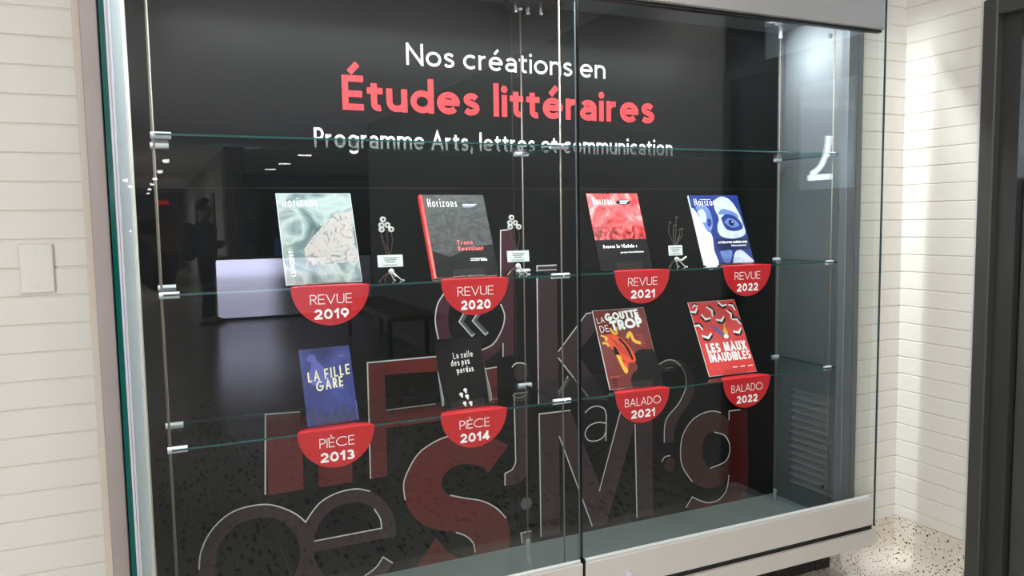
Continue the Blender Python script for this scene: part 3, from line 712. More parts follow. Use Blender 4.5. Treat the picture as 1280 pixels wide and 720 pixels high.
k = 0
for colour, contours in MURAL:
    k += 1
    bm = B(); cs = [clipz(chain(c), ZF + .001) for c in contours]
    fill(bm, cs, fy(.0002 + .00002 * k))
    bsub('printed_letter', bm, colour)
for colour, (x, z_, r) in DOTS:
    bm = B(); fill(bm, [[(x + r * math.cos(t * math.pi / 14), z_ + r * math.sin(t * math.pi / 14)) for t in range(28)]], fy(.0009)); bsub('printed_dot', bm, colour)
for ln in LINES:
    pts = [p for p in chain(ln) if p[1] > ZF + .002]
    if len(pts) > 1:
        bm = B(); ribbon(bm, pts, .0022, fy(.0013)); bsub('printed_outline', bm, 'line')
# ------------------------------------------------------------------ red half-round signs on the front edge of the shelves
def sign(x, z_, word, year, w1, lab):
    t = empty('half_round_sign', lab, 'sign', (x, 2.2095, z_), group=None)
    R = .11; yf = -.0015
    bm = B(); poly = [(R * math.cos(math.radians(a)), R * math.sin(math.radians(a))) for a in range(180, 361, 6)]
    prism(bm, poly, .0015, lambda u, v, d: (u, yf + d, v)); obj('front_plate', bm, 'sign_red', t)
    bm = B(); prism(bm, [(-R, 0), (R, 0), (R * .86, .035), (R * .6, .05), (-R * .6, .05), (-R * .86, .035)], .0015, lambda u, v, d: (u, v - .0015, d + .0002)); obj('top_flap', bm, 'sign_red', t)
    f = lambda u, v: (u, yf - .0004, v)
    bm = B(); text(bm, word, 0, -.049, .0275, .085, f, width=w1, sp=.13, align='c'); obj('lettering', bm, 'white_print', t)
    bm = B(); text(bm, year, 0, -.0915, .0285, .22, f, width=.098, sp=.14, align='c', xs=.8); obj('lettering', bm, 'white_print', t)
TOP2, TOP3 = SZ[1] + .004, SZ[2] + .004
for x, zt, wd, yr, w1, lab in (
    (.457, TOP2, 'REVUE', '2019', .118, 'red half-round sign reading REVUE 2019 below the pale misty magazine'), (.896, TOP2, 'REVUE', '2020', .118, 'red half-round sign reading REVUE 2020 below the black magazine'),
    (1.505, TOP2, 'REVUE', '2021', .118, 'red half-round sign reading REVUE 2021 below the blurred red magazine'), (1.957, TOP2, 'REVUE', '2022', .118, 'red half-round sign reading REVUE 2022 below the blue and white magazine'),
    (.459, TOP3, 'PIÈCE', '2013', .100, 'red half-round sign reading PIÈCE 2013 below the violet-blue booklet'), (.884, TOP3, 'PIÈCE', '2014', .100, 'red half-round sign reading PIÈCE 2014 below the black footprint booklet'),
    (1.505, TOP3, 'BALADO', '2021', .146, 'red half-round sign reading BALADO 2021 below the dark red poster'), (1.960, TOP3, 'BALADO', '2022', .146, 'red half-round sign reading BALADO 2022 below the bright red poster')):
    sign(x, zt, wd, yr, w1, lab)

# ------------------------------------------------------------------ acrylic stands and the books on them
def stand(x, y, yaw, lean, zs, w, h, th, lab, lipw, wings=False):
    t = empty('acrylic_stand', lab, 'stand', (x, y, zs), yaw)
    def slab(nm, x0, x1, y0, y1, z0, z1, m='acrylic', rot=True):
        bm = cbox(x0, x1, y0, y1, z0, z1)
        if rot: bmesh.ops.rotate(bm, verts=bm.verts, matrix=Matrix.Rotation(-lean, 3, 'X'))
        bmesh.ops.translate(bm, verts=bm.verts, vec=(0, 0, .0045)); return obj(nm, bm, m, t)
    slab('back_plate', -w * .45, w * .45, th + .001, th + .0035, 0, h * .62)
    slab('ledge', -lipw / 2, lipw / 2, -.014, th + .0035, -.0025, -.0002)
    slab('lip', -lipw / 2, lipw / 2, -.0165, -.014, -.0035, .026, rot=False)
    bm = cbox(-w * .45, w * .45, -.004, .075, .0002, .0028); obj('foot', bm, 'acrylic', t)
    # rear strut from the back plate down to the foot
    ty = math.sin(lean) * h * .45 + th; tz = math.cos(lean) * h * .45
    bm = B(); prism(bm, [(.072, .003), (.0745, .003), (ty + .0065, tz), (ty + .004, tz)], w * .5, lambda u, v, d: (-w * .25 + d, u, v)); obj('strut', bm, 'acrylic', t)
    if wings:
        for s in (-1, 1):
            bm = B(); prism(bm, [(0, .01), (0, .115), (.0, .12), (-.026, .03), (-.02, .01)], .002, lambda u, v, d: (s * (w / 2 + .0015) + d * s, u, v))
            bmesh.ops.rotate(bm, verts=bm.verts, matrix=Matrix.Rotation(-lean, 3, 'X')); bmesh.ops.translate(bm, verts=bm.verts, vec=(0, 0, .0045))
            obj('side_wing', bm, 'wing_sheen', t)
    return t
mat('wing_sheen', srgb(150, 156, 156), .3)  # opaque grey puts the sheen of the clear wings into their colour
def book(name, cat, x, y, yaw, lean, zs, w, h, th, lab, edge, spine=None):
    t = empty(name, lab, cat, (x, y, zs + .0055)); t.rotation_euler = (-lean, 0, yaw)
    obj('cover', cbox(-w / 2, w / 2, 0, .0008, 0, h), edge, t)
    if th > .003:
        obj('pages', cbox(-w / 2 + .001, w / 2 - .0015, .0008, th - .0008, .001, h - .001), 'pages', t)
        obj('back_cover', cbox(-w / 2, w / 2, th - .0008, th, 0, h), edge, t)
        obj('spine', cbox(-w / 2 - .0008, -w / 2, 0, th, 0, h), spine or edge, t)
    return t
class Art:
    def __init__(s, t, w, h, mats): s.t, s.w, s.h, s.m, s.bm, s.k = t, w, h, mats, B(), 0
    def f(s):
        s.k += 1; d = .00025 + .00006 * s.k
        return lambda u, v: (u * s.w - s.w / 2, -d, v * s.h)
    def fm(s):
        s.k += 1; d = .00025 + .00006 * s.k
        return lambda u, v: (u - s.w / 2, -d, v)
    def poly(s, m, pts, sm=False):
        if sm: pts = smooth_seg(list(pts) + [pts[0]], 4)[:-1]
        fill(s.bm, [pts], s.f(), s.m.index(m))
    def rect(s, m, u0, v0, u1, v1): s.poly(m, [(u0, v0), (u1, v0), (u1, v1), (u0, v1)])
    def ell(s, m, u, v, ru, rv, n=16): s.poly(m, [(u + ru * math.cos(2 * math.pi * k / n), v + rv * math.sin(2 * math.pi * k / n)) for k in range(n)])
    def line(s, m, pts, h): ribbon(s.bm, [(p[0] * s.w, p[1] * s.h) for p in smooth_seg(pts, 4)], h, s.fm(), mi=s.m.index(m))
    def txt(s, m, st, u, v, size, wt, **kw): text(s.bm, st, u * s.w, v * s.h, size, wt, s.fm(), mi=s.m.index(m), **kw)
    def done(s, name='cover_print'): return obj(name, s.bm, s.m, s.t)
LEANED = []
# 1 REVUE 2019: pale misty cover
T = book('magazine', 'magazine', .453, 2.262, .06, .341, TOP2, .219, .276, .006, 'pale misty grey magazine titled Horizons on an acrylic stand', 'cover_white')
A = Art(T, .219, .276, ['mist', 'mist_pink', 'white_print'])
A.rect('mist', .005, .004, .995, .996); A.poly('mist_pink', [(.28, .2), (.97, .22), (.97, .78), (.78, .78), (.6, .66), (.4, .5), (.28, .38)])
A.txt('white_print', 'Horizons', .07, .85, .027, .085, width=.100, xs=.6); A.txt('white_print', 'LE MONST', .13, .09, .012, .14, ang=90, width=.075)
A.done(); stand(.453, 2.262, .06, .341, TOP2, .219, .276, .006, 'clear acrylic stand holding the pale misty magazine', .115)
# 2 REVUE 2020: black rock
T = book('magazine', 'magazine', .891, 2.262, .08, .372, TOP2, .223, .274, .016, 'black rock-textured magazine with a red spine titled Horizons', 'book_black', 'cover_red')
A = Art(T, .223, .274, ['rock', 'book_black', 'white_print', 'title_coral', 'cover_red', 'face_mid'])
A.rect('book_black', 0, 0, 1, 1); A.poly('rock', [(.04, .32), (.3, .24), (.6, .34), (1, .38), (1, 1), (.04, 1)]); A.rect('cover_red', 0, 0, .035, 1)
A.txt('white_print', 'Horizons', .10, .85, .027, .085, width=.100, xs=.6)
for k in range(3): A.rect('face_mid' if k == 2 else 'white_print', .64, .875 - k * .018, .86 - k * .04, .883 - k * .018)
A.txt('title_coral', 'Trans', .44, .385, .014, .2, width=.054); A.txt('title_coral', 'Keussiant', .44, .31, .014, .22, width=.088)
A.rect('white_print', .60, .205, .84, .213); A.rect('white_print', .60, .185, .74, .193); A.rect('white_print', .76, .18, .86, .197)
A.done(); stand(.891, 2.262, .08, .372, TOP2, .223, .274, .016, 'clear acrylic stand holding the black magazine', .108)
# 3 REVUE 2021: red
T = book('magazine', 'magazine', 1.476, 2.260, .0, .349, TOP2, .208, .276, .006, 'magazine with a blurred red picture over black, titled Horizons', 'book_black')
A = Art(T, .208, .276, ['book_black', 'red_blur', 'red_mid', 'white_print', 'cover_black'])
A.rect('book_black', 0, 0, 1, 1); A.rect('red_blur', 0, .56, 1, 1); A.rect('red_mid', 0, .385, 1, .56)
A.txt('white_print', 'Horizons', .10, .85, .027, .085, width=.088, xs=.6); A.ell('cover_black', .69, .88, .15, .035)
for k in range(3): A.rect('white_print', .62, .895 - k * .018, .8 - k * .03, .902 - k * .018)
A.txt('white_print', 'Penser le féminin :', .13, .275, .0125, .26, width=.135, xs=.8); A.txt('white_print', 'perspectives littéraires', .44, .205, .0066, .2, width=.094)
A.done(); stand(1.476, 2.260, .0, .349, TOP2, .208, .276, .006, 'clear acrylic stand holding the blurred red magazine', .108)
# 4 REVUE 2022: blue face
T = book('magazine', 'magazine', 1.924, 2.264, -.01, .371, TOP2, .226, .271, .007, 'blue and white magazine with a painted face titled Horizons', 'cover_white')
A = Art(T, .226, .271, ['navy', 'navy_dark', 'face_light', 'face_mid', 'cover_white', 'white_print'])
A.rect('navy', 0, 0, 1, 1)
A.poly('cover_white', [(.0, .82), (.06, .78), (.14, .62), (.24, .5), (.28, .38), (.25, .2), (.27, 0), (.0, 0)], True)
A.poly('face_mid', [(.08, .82), (.2, .88), (.34, .8), (.36, .62), (.3, .5), (.22, .46), (.14, .62)], True)
A.poly('face_light', [(.10, .76), (.2, .8), (.26, .7), (.2, .6), (.13, .64)], True); A.poly('navy', [(.27, .66), (.33, .64), (.31, .56), (.24, .55)], True)
A.poly('face_light', [(.5, .93), (.66, .98), (.82, .93), (.93, .76), (.97, .58), (.96, .42), (.7, .36), (.46, .4), (.42, .52), (.5, .66), (.46, .8)], True)
A.poly('face_mid', [(.5, .72), (.62, .8), (.86, .74), (.9, .66), (.7, .7)], True)
A.poly('navy', [(.54, .66), (.68, .72), (.88, .66), (.95, .52), (.8, .47), (.6, .5)], True)
A.poly('face_mid', [(.58, .6), (.7, .66), (.84, .62), (.88, .55), (.72, .52)], True)
A.ell('navy_dark', .73, .59, .055, .045); A.ell('white_print', .755, .605, .012, .01, 8)
A.rect('navy_dark', .32, .2, 1, .36); A.poly('face_light', [(.56, .01), (.98, .01), (.94, .08), (.8, .19), (.66, .16)], True); A.poly('face_mid', [(.36, .18), (.6, .19), (.5, .02), (.38, .04)], True)
A.txt('white_print', 'Horizons', .08, .85, .027, .085, width=.110, xs=.6); A.rect('white_print', .2, .935, .42, .94)
A.txt('white_print', 'LITTÉRATURE QUÉBÉCOISE', .36, .295, .0072, .24, width=.135, xs=.8); A.txt('white_print', 'Enjeux modernes', .62, .25, .006, .2, width=.068)
A.done(); stand(1.924, 2.264, -.01, .371, TOP2, .226, .271, .007, 'clear acrylic stand holding the blue and white magazine', .108)
# 5 PIECE 2013
T = book('booklet', 'booklet', .463, 2.262, .089, .309, TOP3, .151, .225, .004, 'small violet-blue booklet titled LA FILLE GARE', 'night')
A = Art(T, .151, .225, ['night', 'moon', 'skyline', 'lemon', 'navy_dark'])
A.rect('night', 0, 0, 1, 1); A.poly('moon', [(.25, .9), (1, .25), (1, .0), (.6, .02), (.1, .6)]); A.ell('moon', .22, .87, .09, .055)
A.poly('night', [(.02, .55), (.98, .4), (.98, .0), (.02, 0)])
for u, wd, hh in ((.02, .15, .24), (.2, .13, .2), (.36, .1, .17), (.5, .1, .22), (.66, .13, .26), (.84, .14, .18)):
    A.poly('skyline', [(u, .02), (u + wd, .02), (u + wd, hh * .8), (u + wd * .5, hh), (u, hh * .8)])
A.txt('lemon', 'LA FILLE', .10, .56, .030, .15, width=.128, xs=.5, ang=6, slant=.12); A.txt('lemon', 'GARE', .24, .43, .030, .15, width=.082, xs=.5, ang=6, slant=.12)
A.line('moon', [(.76, .86), (.8, .88), (.86, .86)], .0012); A.done()
stand(.463, 2.262, .089, .309, TOP3, .151, .225, .004, 'clear acrylic stand holding the violet-blue booklet', .11)
# 6 PIECE 2014
T = book('booklet', 'booklet', .881, 2.267, -.035, .343, TOP3, .153, .221, .004, 'small black booklet with white footprints titled La salle des pas perdus', 'cover_black')
A = Art(T, .153, .221, ['cover_black', 'white_print'])
A.rect('cover_black', 0, 0, 1, 1)
A.txt('white_print', 'La salle', .36, .70, .019, .10, width=.066, jit=.045, ang=3); A.txt('white_print', 'des pas', .29, .595, .019, .10, width=.062, jit=.045, ang=3); A.txt('white_print', 'perdus', .40, .485, .019, .10, width=.055, jit=.045, ang=3)
for u, v in ((.52, .22), (.42, .165), (.54, .13), (.47, .035), (.6, .03)):
    A.ell('white_print', u, v + .018, .04, .024, 12); A.ell('white_print', u + .01, v - .016, .022, .014, 10)
A.done(); stand(.881, 2.267, -.035, .343, TOP3, .153, .221, .004, 'clear acrylic stand with side wings holding the black footprint booklet', .108, True)
# 7 BALADO 2021
T = book('poster_card', 'poster', 1.506, 2.250, -.033, .436, TOP3, .212, .287, .0025, 'dark red poster titled LA GOUTTE DE TROP with a leaping orange figure', 'cover_white')
A = Art(T, .212, .287, ['maroon', 'cover_black', 'goat_orange', 'goat_yellow', 'white_print', 'lemon', 'title_coral'])
A.rect('maroon', .012, .004, .996, .996)
A.poly('cover_black', [(.42, .004), (.44, .12), (.52, .2), (.56, .34), (.62, .42), (.74, .46), (.9, .45), (.996, .42), (.996, .004)], True)
A.poly('goat_orange', [(.10, .66), (.2, .69), (.36, .66), (.5, .57), (.6, .42), (.6, .32), (.5, .3), (.36, .36), (.26, .46), (.14, .56)], True)
A.poly('goat_orange', [(.28, .36), (.46, .3), (.52, .2), (.38, .26)], True)
A.poly('cover_black', [(.25, .54), (.3, .5), (.34, .38), (.30, .37), (.24, .44)], True)
A.poly('goat_yellow', [(.26, .42), (.34, .40), (.36, .3), (.42, .22), (.36, .18), (.3, .3)], True)
A.line('goat_yellow', [(.06, .68), (.16, .64), (.12, .61)], .004); A.line('goat_yellow', [(.06, .58), (.14, .57), (.16, .53)], .004)
A.line('goat_yellow', [(.26, .76), (.30, .7), (.36, .69), (.38, .77)], .005); A.line('goat_yellow', [(.54, .62), (.62, .68), (.66, .58), (.78, .54)], .006)
for k in range(4): A.line('cover_black', [(.22 + k * .08, .64 - k * .04), (.3 + k * .07, .56 - k * .05), (.36 + k * .06, .44 - k * .03)], .001)
A.line('cover_black', [(.38, .62), (.5, .5), (.55, .34)], .004); A.ell('maroon', .52, .25, .09, .06)
A.txt('white_print', 'LA', .05, .83, .021, .1, width=.030, ang=4); A.txt('white_print', 'GOUTTE', .21, .85, .029, .26, width=.140, xs=.55, sp=.06, ang=4)
A.txt('white_print', 'DE', .07, .71, .025, .1, width=.036, ang=4); A.txt('white_print', 'TROP', .28, .72, .038, .27, width=.132, xs=.55, sp=.06, ang=4)
for k in range(6): A.rect('title_coral', .72 + .02 * (k % 3), .64 - k * .028, .86, .643 - k * .028)
A.rect('title_coral', .05, .155, .30, .158); A.rect('title_coral', .05, .143, .24, .146)
for k in range(3): A.rect('cover_black', .07, .11 - k * .035, .16, .12 - k * .035)
A.done(); stand(1.506, 2.250, -.033, .436, TOP3, .212, .287, .0025, 'clear acrylic stand holding the dark red poster', .11)
# 8 BALADO 2022
T = book('poster_card', 'poster', 1.946, 2.267, -.018, .467, TOP3, .221, .293, .0025, 'bright red poster titled LES MAUX INAUDIBLES with flying black books', 'cover_white')
A = Art(T, .221, .293, ['cover_red', 'cover_black', 'white_print', 'goat_yellow', 'sky_blue', 'title_coral'])
A.rect('cover_red', .012, .004, .996, .996)
def flying(u, v, s, a):
    c, sn = math.cos(a), math.sin(a)
    R2 = lambda p: (u + (p[0] * c - p[1] * sn) * s, v + (p[0] * sn + p[1] * c) * s * .76)
    A.poly('white_print', [R2(p) for p in ((-1, .35), (0, -.1), (1, .45), (.95, .1), (0, -.6), (-1, .0))])
    A.poly('cover_black', [R2(p) for p in ((-1, .0), (-.1, -.5), (.0, -.95), (-.95, -.55))]); A.poly('cover_black', [R2(p) for p in ((0, -.6), (.95, .1), (1.05, -.25), (.1, -.95))])
for u, v, s, a in ((.09, .88, .10, .3), (.42, .86, .11, 1.9), (.28, .78, .11, -.5), (.58, .74, .11, .2), (.80, .80, .10, 1.8), (.94, .90, .09, 2.3), (.08, .66, .10, 2.6), (.20, .53, .12, .1), (.97, .70, .10, 2.5), (.86, .56, .11, .2), (.70, .97, .10, -.4), (.12, 1.0 - .03, .07, 3.2)):
    flying(min(u, .9), min(v, .94), s * .9, a)
A.poly('sky_blue', [(.38, .62), (.43, .64), (.56, .52), (.52, .49)]); A.poly('goat_yellow', [(.54, .55), (.6, .66), (.64, .56), (.62, .5)]); A.ell('white_print', .58, .5, .05, .03); A.line('sky_blue', [(.36, .6), (.34, .68)], .002); A.line('goat_yellow', [(.6, .6), (.62, .68)], .002)
A.txt('white_print', 'LES MAUX', .10, .30, .037, .23, width=.185, xs=.36, sp=.08); A.txt('white_print', 'INAUDIBLES', .10, .175, .034, .21, width=.192, xs=.36, sp=.08)
for k in range(4): A.rect('title_coral', .06, .12 - k * .016, .46, .125 - k * .016)
for k in range(3): A.rect('white_print', .52 + k * .16, .08, .62 + k * .16, .092)
A.done(); stand(1.946, 2.267, -.018, .467, TOP3, .221, .293, .0025, 'clear acrylic stand holding the bright red poster', .11)

# ------------------------------------------------------------------ wire trophies
def trophy(x, y, yaw, lab, dark=False):
    t = empty('wire_trophy', lab, 'trophy', (x, y, TOP2), 0, 'wire trophies on the middle shelf')
    c, s = math.cos(yaw), math.sin(yaw); rt = lambda p: (p[0] * c - p[1] * s, p[0] * s + p[1] * c, p[2])
    wm = 'wire_dark' if dark else 'wire_brown'
    heads = [(-.017, -.004, .186), (-.021, .0, .169), (-.003, .0, .169), (-.022, -.004, .156), (.007, -.006, .156)]
    if dark: heads = [(-.025, 0, .160), (-.006, 0, .150), (.004, .0, .178), (.018, 0, .135), (.028, .0, .137)]
    body = (.008, .004, .028)
    for k, hp in enumerate(heads):
        bm = B(); c0 = (body[0] - .008 + .004 * (k - 2), .002, .085)
        pts = [body, (body[0] - .003, .003, .06), c0, (hp[0] * .9 + .003 * (k - 2), hp[1] + .002, .085 + (hp[2] - .085) * .55), (hp[0], hp[1] + .003, hp[2])]
        tube(bm, [rt(p) for p in [(q[0], q[1], q[2]) for q in pts]], .0013, 6); wo = obj('wire', bm, wm, t)
        bm = B(); r = .0086 if not dark else .0036
        tube(bm, [rt((hp[0], hp[1] - .006, hp[2])), rt((hp[0], hp[1] + .002, hp[2]))], r, 12)
        nut = obj('nut', bm, 'nut_steel' if not dark else 'wire_brown', t)
        if not dark:
            bm = B(); tube(bm, [rt((hp[0], hp[1] - .0066, hp[2])), rt((hp[0], hp[1] - .0056, hp[2]))], .0034, 6); obj('bolt_end', bm, 'book_black', nut)
    for k, (lx, ly) in enumerate(((-.032, -.008), (.036, -.008), (-.008, .02), (.018, .012))):
        bm = B(); tube(bm, [rt(body), rt((lx * .55, ly * .6, .017)), rt((lx, ly, .0018)), rt((lx * 1.2, ly - .006, .0014))], .0015, 6); obj('leg', bm, 'nut_steel' if k % 2 else wm, t)
    bm = B(); bmesh.ops.create_icosphere(bm, subdivisions=2, radius=.009); bmesh.ops.translate(bm, verts=bm.verts, vec=rt(body)); obj('body_nut', bm, 'nut_steel', t)
    bm = B(); tube(bm, [rt((.0, -.004, .03)), rt((.022, -.006, .024)), rt((.044, -.004, .036))] if dark else [rt((.012, .0, .03)), rt((.018, .01, .02)), rt((.026, .012, .012))], .0035, 8); obj('arm', bm, 'nut_steel', t)
    cw = .039 if not dark else .030
    bm = cbox(-cw, cw, -.0185, -.0178, .0, .036); bmesh.ops.rotate(bm, verts=bm.verts, matrix=Matrix.Rotation(-.12, 3, 'X')); bmesh.ops.translate(bm, verts=bm.verts, vec=(0 if not dark else -.012, 0, .041))
    cd = obj('card', bm, 'paper', t)
    bm = B(); f = lambda u, v: (u + (0 if not dark else -.012), -.0189 + .12 * v, v + .041)
    for k in range(3): ribbon(bm, [(-.022 + k * .003, .029 - k * .006), (.024 - k * .005, .029 - k * .006)], .0011, f)
    ribbon(bm, smooth_seg([(-.024 + i * .0045, .007 + (.003 if i % 2 else -.002)) for i in range(11)], 3), .0007, f)
    obj('writing', bm, 'ink', cd)
trophy(.656, 2.31, .05, 'wire trophy with round nuts and a card between the pale and black magazines')
trophy(1.082, 2.31, -.05, 'wire trophy with round nuts and a card beside the middle rods')
trophy(1.715, 2.31, 0, 'dark sideways wire trophy with a card between the red and blue magazines', True)

# ------------------------------------------------------------------ blank wall plate
t = empty('wall_plate', 'white blank cover plate with two screws on the brick wall left of the case', 'wall plate', (-.246, YW, 1.305))
obj('plate', cbox(-.036, .036, -.008, .002, -.059, .059, .003), 'wall_glaze', t)
for dz in (-.042, .042):
    bm = B(); lathe(bm, [(.004, -.008), (.004, -.0095)], 12, (0, 0, dz), 'Y'); obj('screw', bm, 'alu_light', t)
# ------------------------------------------------------------------ things in the corridor that the glass reflects
mat('lamp_glow', (1, 1, 1, 1), .5, emit=(1, .98, .95, 1), es=14)
mat('panel_glow', (1, 1, 1, 1), .5, emit=(1, .97, .93, 1), es=4)
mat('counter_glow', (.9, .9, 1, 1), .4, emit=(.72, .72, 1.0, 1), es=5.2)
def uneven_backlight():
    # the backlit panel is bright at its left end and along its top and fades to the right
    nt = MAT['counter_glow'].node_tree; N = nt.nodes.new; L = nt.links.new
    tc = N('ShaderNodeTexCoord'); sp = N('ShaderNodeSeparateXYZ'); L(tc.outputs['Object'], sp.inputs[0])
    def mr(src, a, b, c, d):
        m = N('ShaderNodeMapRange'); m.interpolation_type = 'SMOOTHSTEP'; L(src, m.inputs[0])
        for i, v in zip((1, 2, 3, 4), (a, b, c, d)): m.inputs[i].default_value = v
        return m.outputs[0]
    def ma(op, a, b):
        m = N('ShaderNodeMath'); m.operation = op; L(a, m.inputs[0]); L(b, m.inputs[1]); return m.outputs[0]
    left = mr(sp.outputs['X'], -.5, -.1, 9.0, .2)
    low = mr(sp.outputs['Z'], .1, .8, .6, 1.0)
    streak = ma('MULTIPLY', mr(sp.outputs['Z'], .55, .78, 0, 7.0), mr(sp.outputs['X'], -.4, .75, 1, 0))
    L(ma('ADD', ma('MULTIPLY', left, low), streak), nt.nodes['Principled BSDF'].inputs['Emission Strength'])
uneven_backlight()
for x, yl in ((.2, .7), (2.0, .7), (-1.7, -.3), (-1.71, -2.6)):
    t = empty('ceiling_panel_light', 'flat ceiling light panel %s' % {.2: 'straight above the photographer', 2.0: 'nearest the dark door', -1.7: 'added out of view to the left of the photographer', -1.71: 'added out of view behind and left of the photographer'}[x], 'ceiling light', (x, yl, 2.7))  # both left-hand panels are added outside the reflection to light the walls
    obj('frame', cbox(-.6, .6, -.31, .31, -.022, 0), 'alu_light', t); obj('diffuser', cbox(-.57, .57, -.28, .28, -.026, -.021), 'panel_glow', t)
for k, (x, y) in enumerate(((.37, -12.4), (.30, -15.6), (.22, -18.6), (.16, -21.6), (.10, -25.0), (.05, -28.5), (-.5, -19.5), (-.45, -23))):
    t = empty('downlight', '%s round downlight of the far corridor ceiling' % ('nearest', 'second nearest', 'third nearest', 'middle', 'third farthest', 'farthest', 'nearer left-hand', 'farther left-hand')[k], 'ceiling light', (x, y, 2.7), group='downlights of the far corridor')
    bm = B(); lathe(bm, [(.12, 0), (.12, -.02), (.1, -.022)], 20); obj('ring', bm, 'alu_light', t)
    bm = B(); lathe(bm, [(.05, -.018), (.062, -.04), (.055, -.07), (.03, -.085)], 16); obj('lens', bm, 'lamp_glow', t)
for k, (x, y) in enumerate(((2.66, -15.0), (2.71, -13.2), (2.74, -11.0))):
    t = empty('slot_light', '%s short slot light in the office ceiling' % ('farthest', 'middle', 'nearest')[k], 'ceiling light', (x, y, 2.7), group='slot lights of the office')
    obj('diffuser', cbox(-.12, .12, -.02, .02, -.02, 0), 'lamp_glow', t)
for loc, e in (((-1.2, -13, 2.5), 210), ((-1.2, -21, 2.5), 210), ((-1.9, -8.5, 2.6), 60), ((5.5, -12, 2.6), 40)):
    area('corridor_light', loc, (0, 0, 0), .5, e, (1, .96, .93))
tag(obj('exit_sign', cbox(.27, .47, -19.9, -19.85, 1.98, 2.08), 'exit_red') if 'exit_red' in MAT else obj('exit_sign', cbox(.27, .55, -19.9, -19.85, 2.0, 2.12), mat('exit_red', (.8, .02, .02, 1), emit=(1, .03, .03, 1), es=2).name), 'small red lit sign hanging in the far corridor', 'sign')

# white glowing counter
t = empty('reception_counter', 'low glowing white counter front across the corridor', 'counter', (1.98, -8.0, 0))
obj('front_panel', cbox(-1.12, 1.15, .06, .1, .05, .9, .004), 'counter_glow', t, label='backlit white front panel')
obj('body', cbox(-1.12, 1.15, -.6, .06, .05, .9), 'far_wall', t); obj('plinth', cbox(-1.08, 1.12, -.55, .04, 0, .05), 'black', t)
obj('top', cbox(-1.16, 1.18, -.64, .12, .9, .93, .004), 'door_dark', t)
t = empty('computer_monitor', 'dark computer monitor standing on the counter', 'monitor', (1.5, -8.3, .93))
obj('screen', cbox(-.17, .17, -.015, .015, .18, .52, .004), 'black', t); obj('stand', cbox(-.03, .03, -.02, .02, .01, .2), 'black', t); obj('foot', cbox(-.1, .1, -.08, .08, 0, .012), 'black', t)
t = empty('blue_box', 'small blue folder box on the counter beside the monitor', 'box', (1.77, -8.2, .93))
mat('blue_box', srgb(70, 120, 210), .5, emit=(.1, .25, .6, 1), es=.5)  # faint blue glow put into the box material, though it is no lamp
obj('box', cbox(-.035, .035, -.05, .05, 0, .27), 'blue_box', t)
t = empty('office_chair', 'black high-backed office chair behind the counter', 'chair', (2.15, -9.2, 0))
obj('backrest', cbox(-.24, .24, -.04, .04, .5, 1.35, .03), 'black', t); obj('seat', cbox(-.24, .24, 0, .5, .42, .5, .03), 'black', t)
bm = B(); tube(bm, [(0, .2, .06), (0, .2, .42)], .03); obj('post', bm, 'black', t)
for k in range(5):
    a = k * 2 * math.pi / 5; bm = B(); tube(bm, [(0, .2, .07), (.3 * math.cos(a), .2 + .3 * math.sin(a), .03)], [.025, .025]); obj('leg', bm, 'black', t)
# screen of vertical bars
t = empty('slatted_screen', 'tall screen of dark vertical slats between corridor and office', 'screen', (1.35, -9.8, 0))
for k in range(9): obj('slat', cbox(-.15 + k * .036, -.13 + k * .036, -.05, .05, 0, 2.68), 'door_frame', t)
obj('rail', cbox(-.17, .19, -.05, .05, 2.66, 2.7), 'door_frame', t)
# bench along the side wall
t = empty('wall_bench', 'long wooden bench along the side wall of the corridor', 'bench', (2.42, -4.6, 0))
mat('bench_wood', srgb(120, 100, 84), .5, var=(8, .15))
obj('seat', cbox(-.25, .25, -1.1, 1.1, .40, .46, .01), 'bench_wood', t)
for y in (-.9, .9):
    for x in (-.2, .2): obj('leg', cbox(x - .02, x + .02, y - .02, y + .02, 0, .40), 'black', t)

# ------------------------------------------------------------------ people
def figure(name, nodes, edges, m, parent, root, lvl=1):
    me = bpy.data.meshes.new(name); ks = list(nodes)
    me.from_pydata([nodes[k][0] for k in ks], [(ks.index(a), ks.index(b)) for a, b in edges], [])
    o = bpy.data.objects.new(name, me); link(o, parent); me.materials.append(MAT[m])
    sk = o.modifiers.new('skin', 'SKIN'); sk.use_smooth_shade = True
    if not me.skin_vertices: me.attributes.new('x', 'FLOAT', 'POINT')
    for i, k in enumerate(ks):
        r = nodes[k][1]; r = r if isinstance(r, tuple) else (r, r)
        me.skin_vertices[0].data[i].radius = r
        me.skin_vertices[0].data[i].use_root = (k == root)
    s = o.modifiers.new('sub', 'SUBSURF'); s.levels = lvl; s.render_levels = lvl
    return o
def body_mesh(name, nodes, edges, m, parent, root, lvl=2):
    """skin grown over the skeleton, baked into one mesh"""
    me = bpy.data.meshes.new(name + '_src'); ks = list(nodes)
    me.from_pydata([nodes[k][0] for k in ks], [(ks.index(a), ks.index(b)) for a, b in edges], [])
    o = bpy.data.objects.new(name + '_src', me); COL.objects.link(o)
    o.modifiers.new('skin', 'SKIN'); s = o.modifiers.new('sub', 'SUBSURF'); s.levels = lvl
    lay = me.skin_vertices[0] if len(me.skin_vertices) else None
    if lay is None:
        bm = bmesh.new(); bm.from_mesh(me); bm.verts.layers.skin.verify(); bm.to_mesh(me); bm.free(); lay = me.skin_vertices[0]
    for i, k in enumerate(ks):
        r = nodes[k][1]; lay.data[i].radius = r if isinstance(r, tuple) else (r, r); lay.data[i].use_root = (k == root)
    dg = bpy.context.evaluated_depsgraph_get(); dg.update()
    m2 = bpy.data.meshes.new_from_object(o.evaluated_get(dg)); bpy.data.objects.remove(o)
    m2.materials.clear(); m2.materials.append(MAT[m])
    for p in m2.polygons: p.use_smooth = True
    q = bpy.data.objects.new(name, m2); link(q, parent); return q
